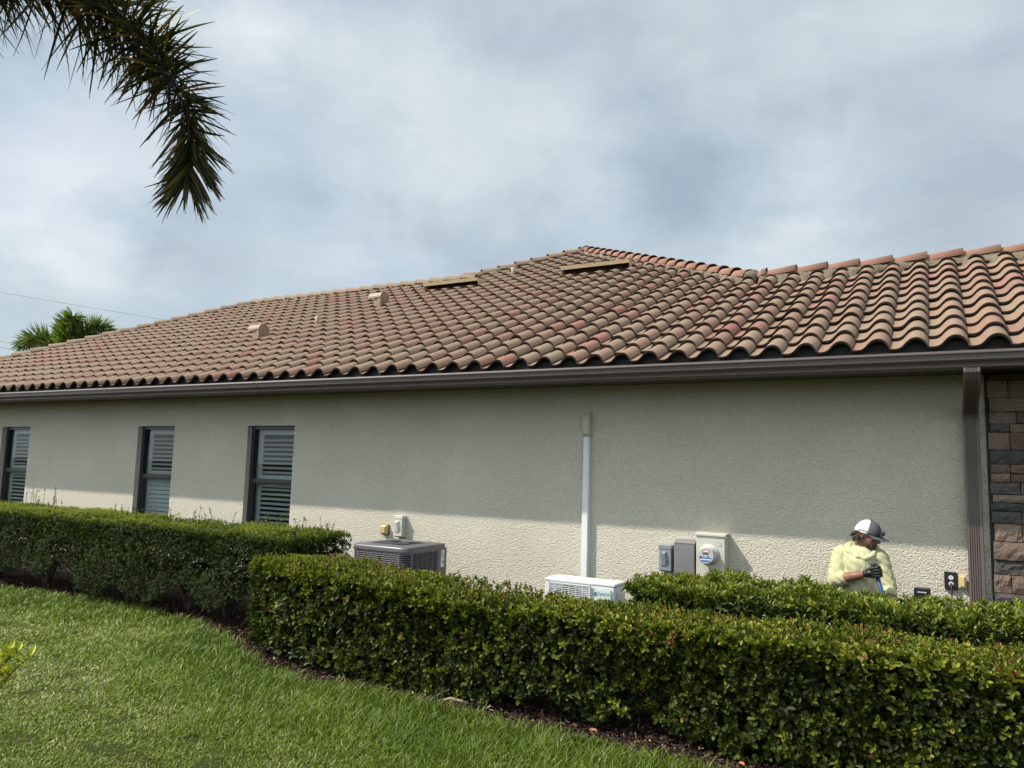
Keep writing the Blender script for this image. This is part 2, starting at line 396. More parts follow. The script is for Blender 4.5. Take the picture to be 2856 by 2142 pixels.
def leaf_mesh(P, D, Nn, L, Wd, shape='oval', fold=.18, droop=.15):
    """folded leaf of two quads-pairs: P base, D direction, Nn face normal"""
    D = unit(D); Nn = unit(Nn-D*np.sum(Nn*D, 1, keepdims=True)); S = np.cross(D, Nn)
    L = L[:, None]; Wd = Wd[:, None]
    if shape == 'oval': a, b, wa, wb = .28, .76, .80, .78
    elif shape == 'round': a, b, wa, wb = .25, .8, .85, .8
    else: a, b, wa, wb = .30, .62, .92, .72
    up = Nn*Wd*fold
    v0 = P; v1 = P+D*L*a+S*Wd*.5*wa+up; v2 = P+D*L*b+S*Wd*.5*wb+up-Nn*L*droop*.5; v3 = P+D*L-Nn*L*droop
    v4 = P+D*L*b-S*Wd*.5*wb+up-Nn*L*droop*.5; v5 = P+D*L*a-S*Wd*.5*wa+up
    m = len(P); V = np.stack([v0, v1, v2, v3, v4, v5], 1).reshape(-1, 3); b_ = (np.arange(m)*6)[:, None]
    F = np.concatenate([b_+np.array([[0, 1, 2, 3]]), b_+np.array([[0, 3, 4, 5]])], 1).reshape(-1, 4)
    return V, F

# ------------------------------------------------------------------ ground
def lawn_edge(x):
    xs = [-40, -14, -9.8, -8.7, -7.7, -6.5, -5.6, -5.05, -4.6, -4.1, -3.7, -2.86, -2.36, -1.83, -1.3, -1.1, .5, 40]
    ys = [-2.75, -2.7, -2.58, -2.48, -2.36, -2.52, -2.78, -3.10, -3.30, -3.40, -3.34, -3.36, -3.40, -3.38, -3.42, -3.46, -3.6, -3.6]
    return np.interp(x, xs, ys)
g = MB(); g.add([(-400, -400, 0), (400, -400, 0), (400, 400, 0), (-400, 400, 0)], [(0, 1, 2, 3)])
tag(g.build('lawn_ground', M_lawn), kind='structure')
xs = np.linspace(-20, 8, 180); m = MB(); vs = []; fs = []
for x in xs: vs += [(x, float(lawn_edge(x))+.02*math.sin(x*9)+.015*math.sin(x*23), .008), (x, 0.0, .012)]
for i in range(len(xs)-1): fs.append((2*i, 2*i+2, 2*i+3, 2*i+1))
m.add(vs, fs); tag(m.build('mulch_bed', M_mulch), kind='structure')

# mulch chips
n = 26000
X = rng.uniform(-11, 1.0, n); E_ = lawn_edge(X); Y = E_-.03+np.abs(rng.normal(0, .45, n)); Y = np.minimum(Y, -.05)
P = np.stack([X, Y, rng.uniform(.012, .035, n)], 1)
D = unit(np.stack([rng.normal(size=n), rng.normal(size=n), rng.normal(0, .25, n)], 1)); Nn = unit(np.stack([rng.normal(0, .5, n), rng.normal(0, .5, n), np.ones(n)], 1))
V, F = leaf_mesh(P, D, Nn, rng.uniform(.012, .05, n), rng.uniform(.005, .018, n), 'oval', .2, 0.)
cc = rng.random(n)**1.3
tag(mesh_np('mulch_chips', V, [F], M_chip, attrs={'c': np.repeat(cc, 2)}), 'loose dark red-brown bark mulch under the hedges', 'mulch', kind='stuff')

# grass
n = 400000
X = rng.uniform(-12.5, -.2, n); Ed = lawn_edge(X)
Y = Ed+.04-(rng.random(n)**.8)*(Ed+6.0)*1.0
dcam = np.hypot(X, Y+7.7)
keep = (X/(Y+7.7+1e-6) > -2.35) & (Y > -6.2) & (rng.random(n) < np.clip(4.2/dcam, .3, 1.)**.5)
X, Y, Ed, dcam = X[keep], Y[keep], Ed[keep], dcam[keep]; n = len(X)
Pn = np.stack([X, Y, np.zeros(n)], 1)
pn = vnoise(Pn, 1.6, 3); pn2 = vnoise(Pn, 5., 4); pn3 = vnoise(Pn, .7, 9)
bare = ((X+3.95)**2/.10+(Y+4.95)**2/.006 < 1) | (((X+4.6)**2/.02+(Y+5.1)**2/.004) < 1) | ((pn2 < .17) & (Y < Ed-1.0))
keep = ~bare | (rng.random(n) < .25)
X, Y, Ed, pn, pn2, pn3, dcam = [q[keep] for q in (X, Y, Ed, pn, pn2, pn3, dcam)]; n = len(X)
tall = np.clip(1.25-(Ed-Y)/1.15+(pn-.5)*.9, 0, 1)            # the strip along the bed is left longer
h = (.018+.056*tall)*(.6+.8*rng.random(n))*(.75+.5*pn2)
az = rng.random(n)*6.283; lean = np.where(rng.random(n) < .7, rng.uniform(.08, .5, n), rng.uniform(.5, 1.5, n))*(1.2-.55*tall)
D = np.stack([np.cos(az)*lean, np.sin(az)*lean, np.ones(n)], 1); D = unit(D); h = h*(1+lean*.35)
S = unit(np.stack([-np.sin(az)+rng.normal(0, .5, n), np.cos(az)+rng.normal(0, .5, n), rng.normal(0, .3, n)], 1))
wd = rng.uniform(.0014, .0036, n)*np.clip(dcam/5., .8, 1.7)
B = np.stack([X, Y, np.full(n, -.002)], 1); hh = h[:, None]; ww = wd[:, None]
out = np.stack([np.cos(az), np.sin(az), np.zeros(n)], 1)
mid = B+D*hh*.55; tip = B+D*hh+out*hh*(.25+.3*rng.random(n)[:, None])-np.array([0, 0, 1.])*hh*.12
V = np.stack([B-S*ww, B+S*ww, mid+S*ww*.85, mid-S*ww*.85, tip], 1).reshape(-1, 3); b_ = (np.arange(n)*5)[:, None]
Q = b_+np.array([[0, 1, 2, 3]]); Tq = b_+np.array([[3, 2, 4]])
cg = np.clip(-.02+.60*rng.random(n)**1.3+.36*(1-tall)*(pn3+.45)+.22*(pn2-.5)+(rng.random(n) < .05+.07*(1-tall))*.45-.12*pn, 0, 1)
tag(mesh_np('grass', V, [Q, Tq], M_grass, attrs={'c': np.concatenate([cg, cg])}), 'bright green lawn, longer along the mulch bed and mown short nearer', 'grass', kind='stuff')

# ------------------------------------------------------------------ house
house = empty('house', (-8, 0, 0), 'cream stucco house with tan and red clay tile hip roof and stone corner', 'house')
XL, XR = -19.15, 7.0; YB = 9.0; ZT = 2.52
WINS = [(-15.10, -14.19), (-11.14, -10.26), (-8.66, -7.75), (-18.3, -17.4)]
WZ0, WZ1 = .54, 2.10; RV = .13
m = MB(); xs = sorted([XL, XR]+[a for w_ in WINS for a in w_])
for i in range(len(xs)-1):
    a, b = xs[i], xs[i+1]; isw = any(abs(a-w_[0]) < 1e-6 for w_ in WINS)
    segs = [(-.05, WZ0), (WZ1, ZT)] if isw else [(-.05, ZT)]
    for z0, z1 in segs: m.add([(a, 0, z0), (b, 0, z0), (b, 0, z1), (a, 0, z1)], [(0, 1, 2, 3)])
    if isw:
        m.add([(a, 0, WZ0), (a, RV, WZ0), (a, RV, WZ1), (a, 0, WZ1)], [(0, 3, 2, 1)]); m.add([(b, 0, WZ0), (b, RV, WZ0), (b, RV, WZ1), (b, 0, WZ1)], [(0, 1, 2, 3)])
        m.add([(a, 0, WZ1), (b, 0, WZ1), (b, RV, WZ1), (a, RV, WZ1)], [(0, 3, 2, 1)]); m.add([(a, 0, WZ0), (b, 0, WZ0), (b, RV, WZ0), (a, RV, WZ0)], [(0, 1, 2, 3)])
m.add([(XL, 0, -.05), (XL, YB, -.05), (XL, YB, ZT), (XL, 0, ZT)], [(0, 1, 2, 3)]); m.add([(XR, 0, -.05), (XR, YB, -.05), (XR, YB, ZT), (XR, 0, ZT)], [(3, 2, 1, 0)])
m.add([(XL, YB, -.05), (XR, YB, -.05), (XR, YB, ZT), (XL, YB, ZT)], [(0, 3, 2, 1)])
m.build('wall', M_stucco, house)

for a, b in WINS:
    wf = MB(); y0, y1 = RV-.055, RV+.02; t = .05
    wf.box((a, y0, WZ0), (a+t, y1, WZ1), .004); wf.box((b-t, y0, WZ0), (b, y1, WZ1), .004)
    wf.box((a+t, y0, WZ1-t), (b-t, y1, WZ1), .004); wf.box((a+t, y0, WZ0), (b-t, y1, WZ0+t), .004)
    zr = 1.325; wf.box((a+t, y0+.012, zr-.028), (b-t, y1, zr+.028), .004); wf.box((a+t, y0+.002, zr-.045), (b-t, y0+.03, zr-.03), .003)
    wf.box((a+t, y0+.015, WZ0+t), (a+t+.028, y1, zr-.046), .003); wf.box((b-t-.028, y0+.015, WZ0+t), (b-t, y1, zr-.046), .003)
    win = wf.build('window', M_bronze, house)
    gp = MB(); gp.add([(a+t, RV-.020, zr+.028), (b-t, RV-.020, zr+.028), (b-t, RV-.020, WZ1-t), (a+t, RV-.020, WZ1-t)], [(0, 1, 2, 3)]); gp.build('pane', M_glass, win)
    gp = MB(); gp.add([(a+t+.028, RV-.030, WZ0+t), (b-t-.028, RV-.030, WZ0+t), (b-t-.028, RV-.030, zr-.046), (a+t+.028, RV-.030, zr-.046)], [(0, 1, 2, 3)]); gp.build('pane', M_glass, win)
    s = MB(); sy = RV+.05
    for (z0, z1) in ((WZ0+.03, zr+.01), (zr+.012, WZ1-.02)):
        s.box((a+.02, sy, z0), (a+.13, sy+.03, z1), .004); s.box((b-.13, sy, z0), (b-.02, sy+.03, z1), .004)
        s.box((a+.13, sy, z0), (b-.13, sy+.03, z0+.07), .004); s.box((a+.13, sy, z1-.10), (b-.13, sy+.03, z1), .004)
        zz = z0+.105; tilt = rad(22) if abs(a+11.14) > .1 or z0 > 1 else rad(66)
        while zz < z1-.12:
            s.box((a+.13, sy-.018, zz-.005), (b-.13, sy+.046, zz+.005), .002, Matrix.Rotation(tilt, 3, 'X')); zz += .066
    s.build('shutter', M_shut, win)
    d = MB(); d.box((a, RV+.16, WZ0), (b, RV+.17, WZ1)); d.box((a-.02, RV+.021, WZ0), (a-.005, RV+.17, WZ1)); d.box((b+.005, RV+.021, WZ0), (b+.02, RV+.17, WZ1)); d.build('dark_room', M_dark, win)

# stone veneer
st = MB(); z = -.03; r = random.Random(3); SX0 = .36
while z < 2.50:
    hgt = r.choice([.07, .085, .10, .12, .15, .17]); hgt = min(hgt, 2.51-z); x = SX0+r.uniform(-.012, .012); first = True
    if hgt < .02: break
    while x < 7.0:
        L = r.uniform(.09, .30); x1 = x+L
        if r.random() < .22 and hgt > .095: subs = [(z, z+hgt*.5), (z+hgt*.5, z+hgt)]
        else: subs = [(z, z+hgt)]
        for za, zb in subs:
            st.cur = r.choice([0, .08, .15, .4, .45, .5, .55, .6, .65, .75, .85, .95]); yd = -.075-r.uniform(0, .03)
            j = lambda s=.004: r.uniform(-s, s); g_ = .0035; bv = .010
            # rough faced block: 4x3 grid face
            nx, nz = 6, 3; vs = []; fs = []
            for iz in range(nz+1):
                for ix in range(nx+1):
                    u_x = ix/nx; u_z = iz/nz; edge = (ix in (0, nx)) or (iz in (0, nz))
                    vs.append((x+g_+(x1-x-2*g_)*u_x+j(.002), yd+(bv+j(.003) if edge else j(.009)), za+g_+(zb-za-2*g_)*u_z+j(.002)))
            for iz in range(nz):
                for ix in range(nx): p = iz*(nx+1)+ix; fs.append((p, p+1, p+nx+2, p+nx+1))
            b0 = len(vs); ring = [ix for ix in range(nx+1)]+[(iz+1)*(nx+1)-1 for iz in range(1, nz+1)]+[nz*(nx+1)+ix for ix in range(nx-1, -1, -1)]+[iz*(nx+1) for iz in range(nz-1, 0, -1)]
            for q in ring: vs.append((vs[q][0], -.03, vs[q][2]))
            for k in range(len(ring)): k2 = (k+1) % len(ring); fs.append((ring[k2], ring[k], b0+k, b0+k2))
            st.add(vs, fs)
        x = x1
    z += hgt
st.build('stone_veneer', M_stone, house, attr=True)
m = MB(); m.box((SX0-.015, -.04, -.04), (6.99, -.003, 2.515)); m.build('stone_backing', mat('mortar_grout', (.035, .031, .028), rough=.95), house)

# eaves
XE0, XE1 = -19.9, 7.7
m = MB(); m.box((XE0+.05, -.62, 2.52), (XE1, -.002, 2.535)); m.box((XE0, -.62, 2.52), (XL-.002, YB+.6, 2.535)); m.build('soffit', M_soff, house)
m = MB(); m.box((XE0+.02, -.645, 2.495), (XE1, -.621, 2.66)); m.box((XE0, -.645, 2.495), (XE0+.018, YB+.6, 2.66)); m.build('fascia', M_gut, house)
m = MB()
pr = [(-.647, 2.612), (-.647, 2.482), (-.725, 2.482), (-.735, 2.487), (-.742, 2.497), (-.744, 2.512), (-.750, 2.528), (-.762, 2.540), (-.768, 2.552), (-.770, 2.594), (-.786, 2.597), (-.786, 2.606), (-.772, 2.622), (-.756, 2.622), (-.756, 2.606), (-.764, 2.602), (-.764, 2.555), (-.745, 2.535), (-.736, 2.515), (-.722, 2.490), (-.652, 2.490), (-.652, 2.612)]
x = XE0-.02
while x < XE1: x2 = min(x+6.1, XE1); m.extrude(pr, x, x2-.002); m.extrude([(q[0]-.0025 if q[0] < -.7 else q[0], q[1]+(-.0025 if q[1] < 2.5 else 0)) for q in pr[1:12]]+[(-.775, 2.612), (-.74, 2.50), (-.66, 2.486)], x2-.03, x2+.03) if x2 < XE1 else None; x = x2
gut = m.build('gutter', M_gut, house)

# downspout: ribbed rectangular pipe with an elbow out to the gutter
def ds_ring(c, xdir, ydir, wx, wy):
    pts = []; nrib = 5
    pts += [(-wx, wy), (-wx, -wy)]
    for k in range(nrib):
        x0 = -wx*.72+k*(1.44*wx/nrib); pts += [(x0, -wy), (x0+.003, -wy+.007), (x0+.009, -wy+.007), (x0+.012, -wy)]
    pts += [(wx, -wy), (wx, wy)]
    return [Vector(c)+Vector(xdir)*a+Vector(ydir)*b for a, b in pts]
dx = .232; wx, wy = .057, .040
path = [((dx, -.70, 2.49), (0, 1, 0)), ((dx, -.70, 2.455), (0, 1, 0)), ((dx, -.66, 2.41), (0, .8, .55)), ((dx, -.60, 2.375), (0, .5, .85)), ((dx, -.20, 2.235), (0, .36, .93)), ((dx, -.115, 2.20), (0, .6, .8)), ((dx, -.068, 2.14), (0, .92, .38)), ((dx, -.062, 2.06), (0, 1, 0)), ((dx, -.062, .0), (0, 1, 0))]
m = MB(); rings = [ds_ring(c, (1, 0, 0), yd, wx, wy) for c, yd in path]; nr = len(rings[0]); vs = [v for r0 in rings for v in r0]; fs = []
for i in range(len(rings)-1):
    for k in range(nr): fs.append((i*nr+k, i*nr+(k+1) % nr, (i+1)*nr+(k+1) % nr, (i+1)*nr+k))
m.add(vs, fs)
for zc in (2.30, 2.27, 2.24, 2.20, 2.15, 2.12, 2.09, 2.06): pass
for k in range(7): zz = 2.10+.02*k; m.box((dx-wx-.003, -.106-.0035*k*1.2, zz-.0045), (dx+wx+.003, -.02, zz+.0045), .002)
m.build('downspout', mat('downspout_bronze', rough=.5, build=noisy((.100, .075, .066), (.135, .104, .092), 4)), house)
m = MB(); m.box((.296, -.016, -.04), (.343, -.001, 2.518)); m.build('corner_trim', M_stucco, house)

# roof surface
PT = .47
def Hp(y): return 2.640+PT*(y+.72)
A_ap = (-6.45, 6.75)
def ymax(x):
    x = np.asarray(x, float)
    return np.where(x < -14.25, x+19.15, np.where(x < -8.10, 4.90, np.where(x < A_ap[0], x+13.2-.20+.20, np.where(x < -2.15, A_ap[1]-(x-A_ap[0])*(A_ap[1]-2.45)/(4.30), 2.45))))
TW, EX = .283, .335; cs = 1/math.sqrt(1+PT*PT); EXh = EX*cs
nt = 18; us = np.concatenate([np.linspace(0, .86, 13), [.90, .935, .965, .985, 1.0]])
def prof(u):
    a = np.interp(u, [0, .07, .16, .26, .34, .41, .48, .56, .65, .74, .83, .91, .96, 1.0], [.004, -.004, -.006, -.002, .012, .036, .059, .076, .084, .084, .075, .054, .032, .010])
    return a
PR = prof(us)
ncol = int((XE1-XE0)/TW)+1; V = []; F = []; CC = []; DD = []; b0 = 0
Nd = Vector((0, -PT*cs, cs))
rr = np.random.default_rng(11)
for i in range(ncol):
    x0 = XE0+.02+i*TW; xx = x0+us*TW*1.035
    ym = ymax(xx); ymx = ym.max(); j = 0
    while True:
        ya = -.735+j*EXh; yb = ya+EXh*1.13
        if ya > ymx-.02: break
        if (ya > ym).all(): break
        c = rr.random()
        if rr.random() < .5: c = c*.55
        jit = rr.normal(0, .0025); lift = .040
        rows = []
        yja = ya+rr.normal(0, .004)
        for (yy, off, under) in ((yja, lift, 0), (yb, .000, 0), (yja, lift-.025, 1), (yja+.10, lift-.028, 1)):
            yc = np.minimum(yy, ym); lf = off*np.clip((yb-yc)/(yb-ya), 0, 1.2) if not under else off
            z_ = Hp(yc)+PR*(1.0 if not under else .96)+lf+jit
            rows.append(np.stack([xx, yc, z_], 1))
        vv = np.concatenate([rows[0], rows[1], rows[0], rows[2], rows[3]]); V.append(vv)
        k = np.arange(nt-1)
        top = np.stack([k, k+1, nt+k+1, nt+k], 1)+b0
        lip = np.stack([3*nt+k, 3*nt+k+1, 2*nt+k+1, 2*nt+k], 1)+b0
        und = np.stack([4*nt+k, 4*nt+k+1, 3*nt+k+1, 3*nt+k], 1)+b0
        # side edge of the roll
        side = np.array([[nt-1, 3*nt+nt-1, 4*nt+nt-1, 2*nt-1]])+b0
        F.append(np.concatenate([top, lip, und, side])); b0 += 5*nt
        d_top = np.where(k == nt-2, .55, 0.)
        CC.append(np.full(3*(nt-1)+1, c)); DD.append(np.concatenate([d_top, np.full(nt-1, .90), np.full(nt-1, .9), [.8]])); j += 1  # lips and undersides near black: grime plus the shadow underneath, put into colour
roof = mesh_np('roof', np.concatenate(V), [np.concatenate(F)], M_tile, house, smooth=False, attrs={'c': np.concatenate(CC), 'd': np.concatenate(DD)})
# smooth the rolls only
me = roof.data; sm = np.concatenate([np.concatenate([np.ones(nt-1, bool), np.ones(nt-1, bool), np.ones(nt-1, bool), [False]]) for _ in CC]); me.polygons.foreach_set('use_smooth', sm); me.update()

# roof underlay, back slopes
m = MB(); o = -.03
pl = [(-19.88, -.70), (7.6, -.70), (7.6, 2.45), (-2.15, 2.45), A_ap, (-8.3, 4.9), (-14.25, 4.9)]
m.add([(x, y, Hp(y)+o) for x, y in pl], [tuple(range(len(pl)))])
# back sides
def back(a, b, yb_, z0_): m.add([(a[0], a[1], Hp(a[1])+o), (b[0], b[1], Hp(b[1])+o), (b[0]+yb_, 2*b[1]+.7, z0_), (a[0]-yb_, 2*a[1]+.7, z0_)], [(0, 1, 2, 3)])
zE = Hp(-.7)+o
m.add([(-14.25, 4.9, Hp(4.9)+o), (-19.88, -.70, zE), (-19.88, 10.5, zE)], [(0, 2, 1)])
m.add([(-14.25, 4.9, Hp(4.9)+o), (-8.3, 4.9, Hp(4.9)+o), (-8.3, 10.5, zE), (-19.88, 10.5, zE)], [(0, 3, 2, 1)])
m.add([(A_ap[0], A_ap[1], Hp(A_ap[1])+o), (-14, 14.2, zE), (1, 14.2, zE)], [(0, 1, 2)])
m.add([(A_ap[0], A_ap[1], Hp(A_ap[1])+o), (-2.15, 2.45, Hp(2.45)+o), (1, -.7+.0, zE-.0), (1, 14.2, zE)], [(0, 3, 1)])
m.add([(A_ap[0], A_ap[1], Hp(A_ap[1])+o), (-8.3, 4.9, Hp(4.9)+o), (-8.3, 10.5, zE), (-14, 14.2, zE)], [(0, 1, 3)])
m.add([(-2.15, 2.45, Hp(2.45)+o), (7.6, 2.45, Hp(2.45)+o), (7.6, 5.6, zE), (-2.15, 5.6, zE)], [(0, 3, 2, 1)])
m.build('roof_deck', mat('roof_felt', (.10, .075, .055), rough=.95), house)
# eave closure behind the first row
m = MB(); xx = np.arange(XE0+.02, XE1, TW/12); u = ((xx-XE0-.02)/TW) % 1.0; h_ = prof(u)
vs = []; fs = []
for a, b in zip(xx, h_): vs += [(a, -.668, 2.618), (a, -.668, Hp(-.668)+b+.010)]
for i in range(len(xx)-1): fs.append((2*i, 2*i+2, 2*i+3, 2*i+1))
m.add(vs, fs); m.box((XE0+.02, -.690, 2.600), (XE1, -.646, 2.648)); m.build('eave_closure', mat('eave_metal', (.012, .010, .009), rough=.8), house)

# ridge / hip caps
def caps(A, B, c_lo, c_hi, flip=False, exposure=.36, rad0=.105, rad1=.085, lift=.045, seed=0, tilt=.03, dirt=.0):
    r = random.Random(seed); A = Vector(A); B = Vector(B); d = (B-A); L = d.length; d.normalize()
    side = d.cross(Vector((0, 0, 1))).normalized(); up = side.cross(d).normalized()
    if up.z < 0: up = -up
    V = []; F = []; C = []; Dk = []; n = int(L/exposure); ns = 12
    for i in range(n+1):
        s0 = i*exposure; s1 = min(s0+exposure*1.10, L+.03); c = r.uniform(c_lo, c_hi)
        p0 = A+d*s0+up*(lift+tilt)+side*r.uniform(-.006, .006); p1 = A+d*s1+up*(lift)
        b = len(V)
        for (p, R_) in ((p0, rad0), (p1, rad1), (p0, rad0-.016), (p0+d*.06, rad0-.018)):
            for k in range(ns+1):
                t = math.pi*k/ns; V.append(p+side*math.cos(t)*R_*1.05+up*(math.sin(t)*R_))
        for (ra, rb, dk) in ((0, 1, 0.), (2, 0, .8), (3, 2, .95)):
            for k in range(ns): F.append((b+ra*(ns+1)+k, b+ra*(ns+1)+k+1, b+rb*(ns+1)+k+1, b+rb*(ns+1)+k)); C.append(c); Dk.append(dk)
    return V, F, C, Dk
def P_(x, y, up=0.): return (x, y, Hp(y)+up)
segs = [(P_(-19.95, -.80), P_(-14.25, 4.9), 0, .45, 1), (P_(-14.25, 4.9), P_(-8.0, 4.9), 0., .50, 2), (P_(-8.25, 4.95), P_(A_ap[0]-.02, A_ap[1]-.02), 0, .45, 3),
        (P_(-2.15, 2.45), P_(A_ap[0], A_ap[1]), .62, 1., 4), (P_(7.7, 2.45), P_(-2.0, 2.45), .6, 1., 5)]
V = []; F = []; C = []; Dk = []
for a, b, lo, hi, sd in segs:
    v, f, c, dk = caps(a, b, lo, hi, seed=sd, exposure=.335 if sd in (4,) else .37); o_ = len(V); V += v; F += [tuple(i+o_ for i in q) for q in f]; C += c; Dk += dk
rc = mesh_np('ridge_tiles', np.array([tuple(v) for v in V]), [np.array(F)], M_cap, roof, smooth=True, attrs={'c': C, 'd': Dk})
# mortar bedding beneath the caps
m = MB(); r = random.Random(8)
for a, b, lo, hi, sd in segs:
    A = Vector(a); B = Vector(b); d = (B-A); L = d.length; d.normalize(); side = d.cross(Vector((0, 0, 1))).normalized()
    if side.y > 0: side = -side           # towards the viewer's slope
    if sd == 1: side = Vector((.7071, -.7071, 0))
    nseg = int(L/.045); vs = []; fs = []; wdt = .15 if sd in (4, 5) else .11
    for i in range(nseg+1):
        p = A+d*L*i/nseg; wv = wdt+.03*math.sin(i*1.1+sd)+r.uniform(-.012, .012)
        q = p+side*wv; zq = Hp(q.y)+.052+r.uniform(-.006, .006)
        hi_ = p+side*.075; hi_.z = p.z+.075+r.uniform(-.008, .008)
        q2 = p+side*(wv+.015)
        bk = p-side*.10; bk.z = p.z+.03
        vs += [(bk.x, bk.y, bk.z), (hi_.x, hi_.y, hi_.z), (q.x, q.y, zq), (q2.x, q2.y, Hp(q2.y)-.02)]
    for i in range(nseg):
        for k in range(3): fs.append((4*i+k, 4*i+4+k, 4*i+5+k, 4*i+1+k))
    m.add(vs, fs, True)
for c, R_ in ((P_(A_ap[0], A_ap[1], .07), .13), (P_(-2.12, 2.46, .07), .13), (P_(-14.25, 4.9, .07), .11), (P_(-8.15, 4.93, .06), .11)):
    ns = 12; vs = []; fs = []
    for i in range(7):
        ph = math.pi*i/6
        for k in range(ns): th = 2*math.pi*k/ns; q = R_*(1+r.uniform(-.08, .08)); vs.append((c[0]+q*math.sin(ph)*math.cos(th), c[1]+q*math.sin(ph)*math.sin(th), c[2]+q*.75*math.cos(ph)))
    for i in range(6):
        for k in range(ns): fs.append((i*ns+k, (i+1)*ns+k, (i+1)*ns+(k+1) % ns, i*ns+(k+1) % ns))
    m.add(vs, fs, True)
m.build('ridge_mortar', M_mortar, roof)

# roof vents
M_tan = plain('tan_painted_metal', (.23, .165, .10), .55)
M_tan2 = plain('tan_vent_metal', (.46, .34, .20), .5)
def slope_frame(x, y):
    ax = Vector((1, 0, 0)); ay = Vector((0, cs, PT*cs)); az = Vector((0, -PT*cs, cs)); return Vector((x, y, Hp(y))), ax, ay, az
def low_vent(x0, x1, y):
    o_, ax, ay, az = slope_frame(x0, y); L = x1-x0; m = MB()
    def q(a, b, c): return o_+ax*a+ay*b+az*c
    def slab(pts, th): 
        n_ = (Vector(pts[1])-Vector(pts[0])).cross(Vector(pts[3])-Vector(pts[0])).normalized()*th
        vs = list(pts)+[p-n_ for p in pts]; m.add(vs, [(0, 1, 2, 3), (7, 6, 5, 4), (0, 4, 5, 1), (1, 5, 6, 2), (2, 6, 7, 3), (3, 7, 4, 0)])
    slab([q(0, -.02, .23), q(L, -.02, .23), q(L, .34, .10), q(0, .34, .10)], .006)
    slab([q(0, -.03, .17), q(L, -.03, .17), q(L, -.02, .23), q(0, -.02, .23)], .006)
    for a in (0, L-.006):
        m.add([q(a, -.02, .228), q(a, -.03, .04), q(a, .34, .04), q(a, .34, .10), q(a+.006, -.02, .228), q(a+.006, -.03, .04), q(a+.006, .34, .04), q(a+.006, .34, .10)], [(0, 1, 2, 3), (7, 6, 5, 4), (0, 4, 5, 1), (3, 2, 6, 7), (0, 3, 7, 4)])
    o2 = m.build('roof_vent', M_tan2, house)
    d = MB(); d.add([q(.01, .10, .02), q(L-.01, .10, .02), q(L-.01, .10, .185), q(.01, .10, .185)], [(0, 1, 2, 3)]); d.build('vent_opening', M_dark, o2)
low_vent(-5.68, -4.42, 4.10); low_vent(-8.55, -7.33, 4.02)
def goose(x, y, s=1.):
    m = MB(); w_ = .30*s; z0 = Hp(y)
    # half-round hood extruded along x, opening toward -x... axis across the slope
    prof_ = []
    for k in range(13): t = math.pi*k/12; prof_.append((y+.15*s*math.cos(t), z0+.25*s+.14*s*math.sin(t)))
    body = [(y-.15*s, z0-.02), (y+.15*s, z0+.05)]+prof_
    m.extrude([body[0]]+[body[1]]+prof_, x+.10*s, x+.20*s)
    hood = [(y+.165*s*math.cos(math.pi*k/12), z0+.25*s+.155*s*math.sin(math.pi*k/12)) for k in range(13)]
    inner = [(y+.155*s*math.cos(math.pi*k/12), z0+.25*s+.145*s*math.sin(math.pi*k/12)) for k in range(12, -1, -1)]
    m.extrude(hood+inner, x-.16*s, x+.205*s)
    m.extrude([(y-.13*s, z0+.0), (y+.13*s, z0+.0), (y+.13*s, z0+.25*s), (y-.13*s, z0+.25*s)], x-.02*s, x+.10*s)
    o2 = m.build('roof_vent', M_tan, house)
    c = MB(); vs = []; fs = []
    for k in range(17):
        t = 2*math.pi*k/16; rj = r.uniform(.9, 1.15)
        a = (x+.06+.26*s*rj*math.cos(t), y+.24*s*rj*math.sin(t)); vs += [(a[0], a[1], Hp(a[1])+.03), (x+.06+.14*s*math.cos(t), y+.13*s*math.sin(t), Hp(y+.13*s*math.sin(t))+.11)]
    for k in range(16): fs.append((2*k, 2*k+2, 2*k+3, 2*k+1))
    c.add(vs, fs, True); c.build('mortar_collar', M_mortar, o2)
goose(-8.95, 3.08, .78); goose(-10.15, 1.40, .72)
for (x, y) in ((-9.25, 1.87), (-6.97, 4.60)):
    m = MB(); z0 = Hp(y); m.tube([(x, y, z0), (x, y, z0+.235), (x, y, z0+.24)], [.038, .038, .032], 14); o2 = m.build('vent_pipe', plain('tan_pipe', (.33, .25, .17), .6), house)
    c = MB(); c.tube([(x, y, z0+.02), (x, y, z0+.095)], [.11, .05], 10); c.build('mortar_collar', M_mortar, o2)

# ------------------------------------------------------------------ hedges
def shoots(P, N, k, L, W, shape, cbase, spread=.9, stem=.03, jit=.25, fold=.2, droop=.12, seed=1):
    """k leaves spiralling round each twig end; returns V,F,c"""
    r = np.random.default_rng(seed); n = len(P); N = unit(N)
    A = unit(np.cross(N, r.normal(size=(n, 3)))); B = np.cross(N, A)
    Ps = []; Ds = []; Ns = []; Ls = []; Ws = []; Cs = []
    for i in range(k):
        t = i*2.4+r.random(n)*.8; lev = i/max(k-1, 1)
        rad_ = np.cos(t)[:, None]*A+np.sin(t)[:, None]*B
        sp = spread*(1.25-.85*lev)
        D = unit(N*(1.0-.35*sp)+rad_*sp+r.normal(0, jit, (n, 3)))
        Ps.append(P-N*stem*(1-lev)+rad_*.002); Ds.append(D)
        Ns.append(unit(N*sp-rad_*(1-.3*sp)*.6+np.array([0, 0, .5])+r.normal(0, .25, (n, 3))))
        Ls.append(L*(1.15-.45*lev)*r.uniform(.75, 1.2, n)); Ws.append(W*(1.15-.45*lev)*r.uniform(.8, 1.15, n))
        Cs.append(cbase*(.75+.35*lev)+r.normal(0, .05, n))
    P_a, D_a, N_a = map(np.concatenate, (Ps, Ds, Ns)); V, F = leaf_mesh(P_a, D_a, N_a, np.concatenate(Ls), np.concatenate(Ws), shape, fold, droop)
    return V, F, np.clip(np.concatenate(Cs), 0, 1)

